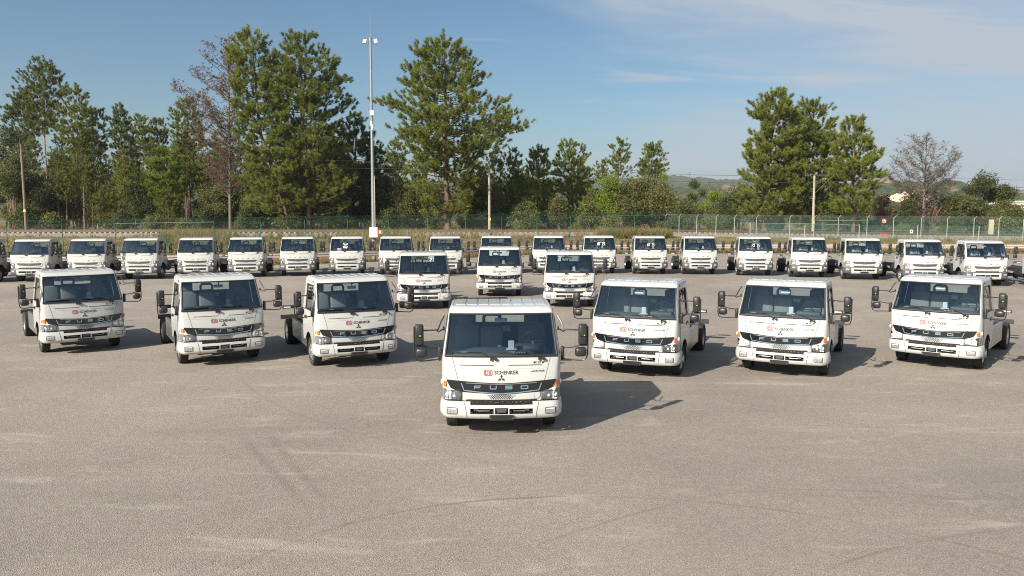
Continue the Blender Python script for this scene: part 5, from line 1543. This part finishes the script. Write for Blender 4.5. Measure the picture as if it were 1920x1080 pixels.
def diesel_front(root):
    interp = lambda T: (lambda x: np.interp(abs(x), [a for a, b in T], [b for a, b in T]))
    mb = MB(); patch(mb, -.62, .62, interp([(0, .80), (.52, .832), (.585, .87), (.62, .945)]), interp([(0, .938), (.62, .956)]), .004, .04, 40)
    g = mb.build('front_grille', 'grey_plastic', root, 40)
    mb = MB(); strip(mb, [(-.55, .885), (-.1, .868), (0, .84), (.1, .868), (.55, .885)], .010, .008); strip(mb, [(-.58, .92), (0, .905), (.58, .92)], .010, .008); mb.build('grille_slot', 'recess_shade', g)
    three_diamonds(g, 0, .865, .055, 'chrome', .014)
    for ch, a, b in (('F', -.46, -.38), ('U', -.19, -.10), ('S', .10, .19), ('O', .37, .47)): fuso_letter(root, ch, a, b, 1.02, 1.06, 'frame_grey', .006)
    mb = MB()       # raised white surround of the grille
    for s in (-1, 1): strip(mb, [(s * .66, 1.0), (s * .635, .88), (s * .57, .80), (s * .35, .775), (0, .762)], .05, .012, th=.02)
    mb.build('grille_surround', 'white_paint', root, 40)
    mb = MB(); patch(mb, -.55, .55, .62, .705, .003, .02, 30); o = mb.build('front_gap_shade', 'recess_shade', root)  # dark patch paints the shade of the open gap
    mb = MB()
    for k in range(9):
        x = -.45 + .9 * k / 8; mb.rbox((x, front_y(x, .66) - .006, .665), (rng.uniform(.02, .07), .012, .02), .003)
    mb.build('bracket_hardware', 'frame_grey', o)
    cols = [0, .11, .13, .33, .54, .62, .655, .76, .84, .846]; rows = [.29, .33, .40, .43, .525, .56, .61, .640, .652]
    prof = [-.02, .02, .04, .042, .044, .04, .036, .03, -.01]
    om = lambda a, b, z0, z1: (.12 < (a + b) / 2 < .54 and z0 >= .43 and z1 < .53) or ((a + b) / 2 < .115 and z0 >= .43 and z1 < .53)
    mf = lambda a, b, z0, z1: 1 if ((a + b) / 2 > .64 or z0 > .60) else 0
    b = bumper_shell(root, ['white_paint', 'grey_plastic'], om, cols, rows, prof, matf=mf)
    mb = MB(); mb.box((0, .10, .48), (1.15, .02, .2)); mb.build('bumper_recess', 'recess_shade', b)
    mb = MB(); F = [(-.095, -.02, .52), (.095, -.02, .52), (.07, -.005, .445), (-.07, -.005, .445)]; mb.poly(F)
    for i in range(4):
        a, q = F[i], F[(i + 1) % 4]; mb.poly([a, q, (q[0], q[1] + .08, q[2]), (a[0], a[1] + .08, a[2])])
    mb.build('centre_cover', 'grey_plastic', b)
    mb = MB()
    for s in (-1, 1):
        mb.rbox((s * .34, .04, .478), (.30, .02, .02), .005)
    tag(mb.build('tow_hardware', 'frame_grey', b), kind='stuff')
    mb = MB(); patch(mb, -1.012, 1.012, .642, .660, .018, .03, 50); mb.build('bumper_strip', 'rubber', b, 40)
    for s in (-1, 1): fog_lamp(b, s, .765, .955, .455, .565, 'frame_grey', 2)
    mb = MB(); mb.box((0, -.056, .368), (.42, .012, .07)); mb.build('license_plate', 'plate_black', root)
    for s in (-1, 1): head_lamp(root, s, .755, .695, .685, .985, 1.0, (.93, 1.004, .865, .985), False)
    bd = MB(); plate_poly(bd, [(.56, 1.298), (.72, 1.298), (.73, 1.322), (.57, 1.322)], .005, .006); bd.build('model_badge', 'decal_black', root)
    # clear film drawn over the seats
    for (x, w, sd) in ((-.55, .66, 1), (.58, .58, 2), (-.05, .40, 3)):
        mb = MB(); rr = random.Random(sd); nx, nz = 12, 10; Gd = []
        for j in range(nz + 1):
            row = []
            for i in range(nx + 1):
                u = i / nx - .5; v = j / nz
                top = .62 if sd != 3 else .42
                yy = 1.30 - .10 * math.cos(u * 3.0) + .08 * v + rr.uniform(-.028, .028)
                row.append((x + u * w * (1.0 - .35 * v ** 3) + rr.uniform(-.012, .012), yy - .10 * (1 - v) ** 2, 1.24 + top * v + rr.uniform(-.012, .012)))
            Gd.append(row)
        for j in range(nz):
            for i in range(nx): mb.poly([Gd[j][i], Gd[j][i + 1], Gd[j + 1][i + 1], Gd[j + 1][i]])
        mb.build('seat_cover', 'plastic_film', root, merge=1e-5)

def make_truck(ev):
    root = empty('parked_truck')
    build_chassis(root, ev)
    before = set(root.children)
    build_cab(root, ev); build_mirrors(root, ev)
    (ev_front if ev else diesel_front)(root)
    if not ev:
        for ch in root.children:
            if ch not in before: ch.location.z += 0.085
    return root

EV_SPOTS = [
    (-.177, 13.186, 1.6, 'white cab truck nearest the camera, alone at the tip of the V'),
    (-11.526, 21.318, 37.2, 'white cab truck at the outer left end of the front V'),
    (-7.14, 19.57, 29.7, 'second white cab truck from the left end of the front V'),
    (-3.735, 19.205, 25.1, 'white cab truck just left of the nearest truck, its rear wheel and frame showing'),
    (2.758, 18.007, -21.4, 'white cab truck just right of the nearest truck, sun glint on its grille'),
    (6.16, 18.106, -27.1, 'second white cab truck from the right end of the front V'),
    (10.201, 19.127, -39.6, 'white cab truck at the outer right end of the front V'),
    (-3.397, 30.68, 7.8, 'white logo truck in the small middle trio, on its left'),
    (2.273, 31.249, -2.8, 'white logo truck in the small middle trio, on its right'),
    (-.546, 35.261, 1.5, 'white logo truck at the back of the small middle trio'),
]
BACK_SPOTS = [
    (-28.6, 42.0, 8.0, 'white truck cut off by the left edge of the photo in the back row'),
    (-25.91, 42.65, 7.8, 'leftmost complete white truck of the back row'),
    (-23.21, 43.3, 8.6, 'second complete white truck from the left in the back row'),
    (-20.74, 44.16, 6.6, 'third complete white truck from the left in the back row'),
    (-17.83, 44.8, 11.0, 'fourth complete white truck from the left in the back row'),
    (-15.27, 45.59, 10.8, 'white back row truck directly above the second truck from the left of the V'),
    (-12.52, 46.45, 11.0, 'white back row truck left of the one with a paper on its windshield'),
    (-9.72, 46.85, 9.2, 'white back row truck with a paper and chalk scribble on its windshield'),
    (-6.89, 47.2, 6.5, 'white back row truck just right of the tall lighting mast'),
    (-3.94, 47.3, 4.5, 'white back row truck peeking between the left and rear trucks of the middle trio'),
    (-.93, 48.1, 1.0, 'white back row truck mostly hidden behind the rear truck of the middle trio'),
    (2.25, 48.3, -.3, 'white back row truck just right of the rear truck of the middle trio'),
    (5.32, 48.2, -1.0, 'white back row truck with RT 75 chalked boldly, behind the right truck of the trio'),
    (8.33, 47.71, -1.5, 'white back row truck with RT 75 chalked faintly, left of an unmarked truck'),
    (11.28, 47.51, -2.9, 'unmarked white back row truck between two trucks with chalked windshields'),
    (14.29, 46.61, -8.0, 'white back row truck with RT 75 chalked on its windshield, below the silver fence'),
    (17.0, 45.38, -9.2, 'fifth white truck from the right end of the back row'),
    (19.45, 43.87, -10.0, 'white back row truck standing below the red fence sign'),
    (21.78, 41.9, -9.0, 'third white truck from the right end of the back row'),
    (24.07, 40.2, -9.0, 'rightmost complete white truck of the back row'),
    (26.55, 38.4, -10.0, 'white truck cut off by the right edge of the photo in the back row'),
]
ev0 = make_truck(True); di0 = make_truck(False)
TR = {}
for i, (x, y, a, lab) in enumerate(EV_SPOTS):
    o = ev0 if i == 0 else copy_tree(ev0)
    o.location = (x, y, 0); o.rotation_euler = (0, 0, R(a))
    tag(o, lab, 'truck', 'white trucks with a red logo parked in a V')
for i, (x, y, a, lab) in enumerate(BACK_SPOTS):
    o = di0 if i == 0 else copy_tree(di0)
    o.location = (x, y, 0); o.rotation_euler = (0, 0, R(a))
    tag(o, lab, 'truck', 'white chassis trucks parked side by side in the back row'); TR[i] = o
# chalk on the windshields
def chalk(root, strokes, x0, z0, k, w=.016):
    mb = MB()
    for st in strokes:
        Q = [(x0 + x * k, z0 + z * k) for x, z in st]
        strip(mb, Q, w, .007, dz=.085)
    mb.build('chalk_mark', 'chalk', root)
RT = [[(0, 0), (.15, 1), (.5, 1.05), (.55, .75), (.15, .5), (.6, 0)], [(.65, 1.0), (1.25, 1.08)], [(.95, 1.03), (.85, .05)], [(1.75, 1.0), (2.2, 1.02), (1.9, 0)], [(2.85, 1.05), (2.45, 1.0), (2.42, .6), (2.75, .6), (2.8, .25), (2.4, .02)]]
chalk(TR[12], RT, -.14, 1.66, .16, .022); chalk(TR[13], RT, -.20, 1.63, .15, .014); chalk(TR[15], RT, -.22, 1.64, .16, .014)
sq = [[(k * .12, .5 + .45 * math.sin(k * 1.7 + p)) for k in range(14)] for p in (0,)]
chalk(TR[7], sq, -.22, 1.68, .18, .014); chalk(TR[7], sq, -.22, 1.52, .17, .020)
mb = MB()
for (x0, x1, z0, z1) in ((-.56, -.32, 1.44, 1.53),): patch(mb, x0, x1, z0, z1, .008, .003, 6, dz=.085)
mb.build('paper', 'paper', TR[7])
mb = MB(); patch(mb, .08, .72, 1.96, 2.055, -.03, .004, 8, dz=.085); mb.build('visor_reflection', 'paper', TR[7])  # pale strip put in as the visor's reflection in the glass
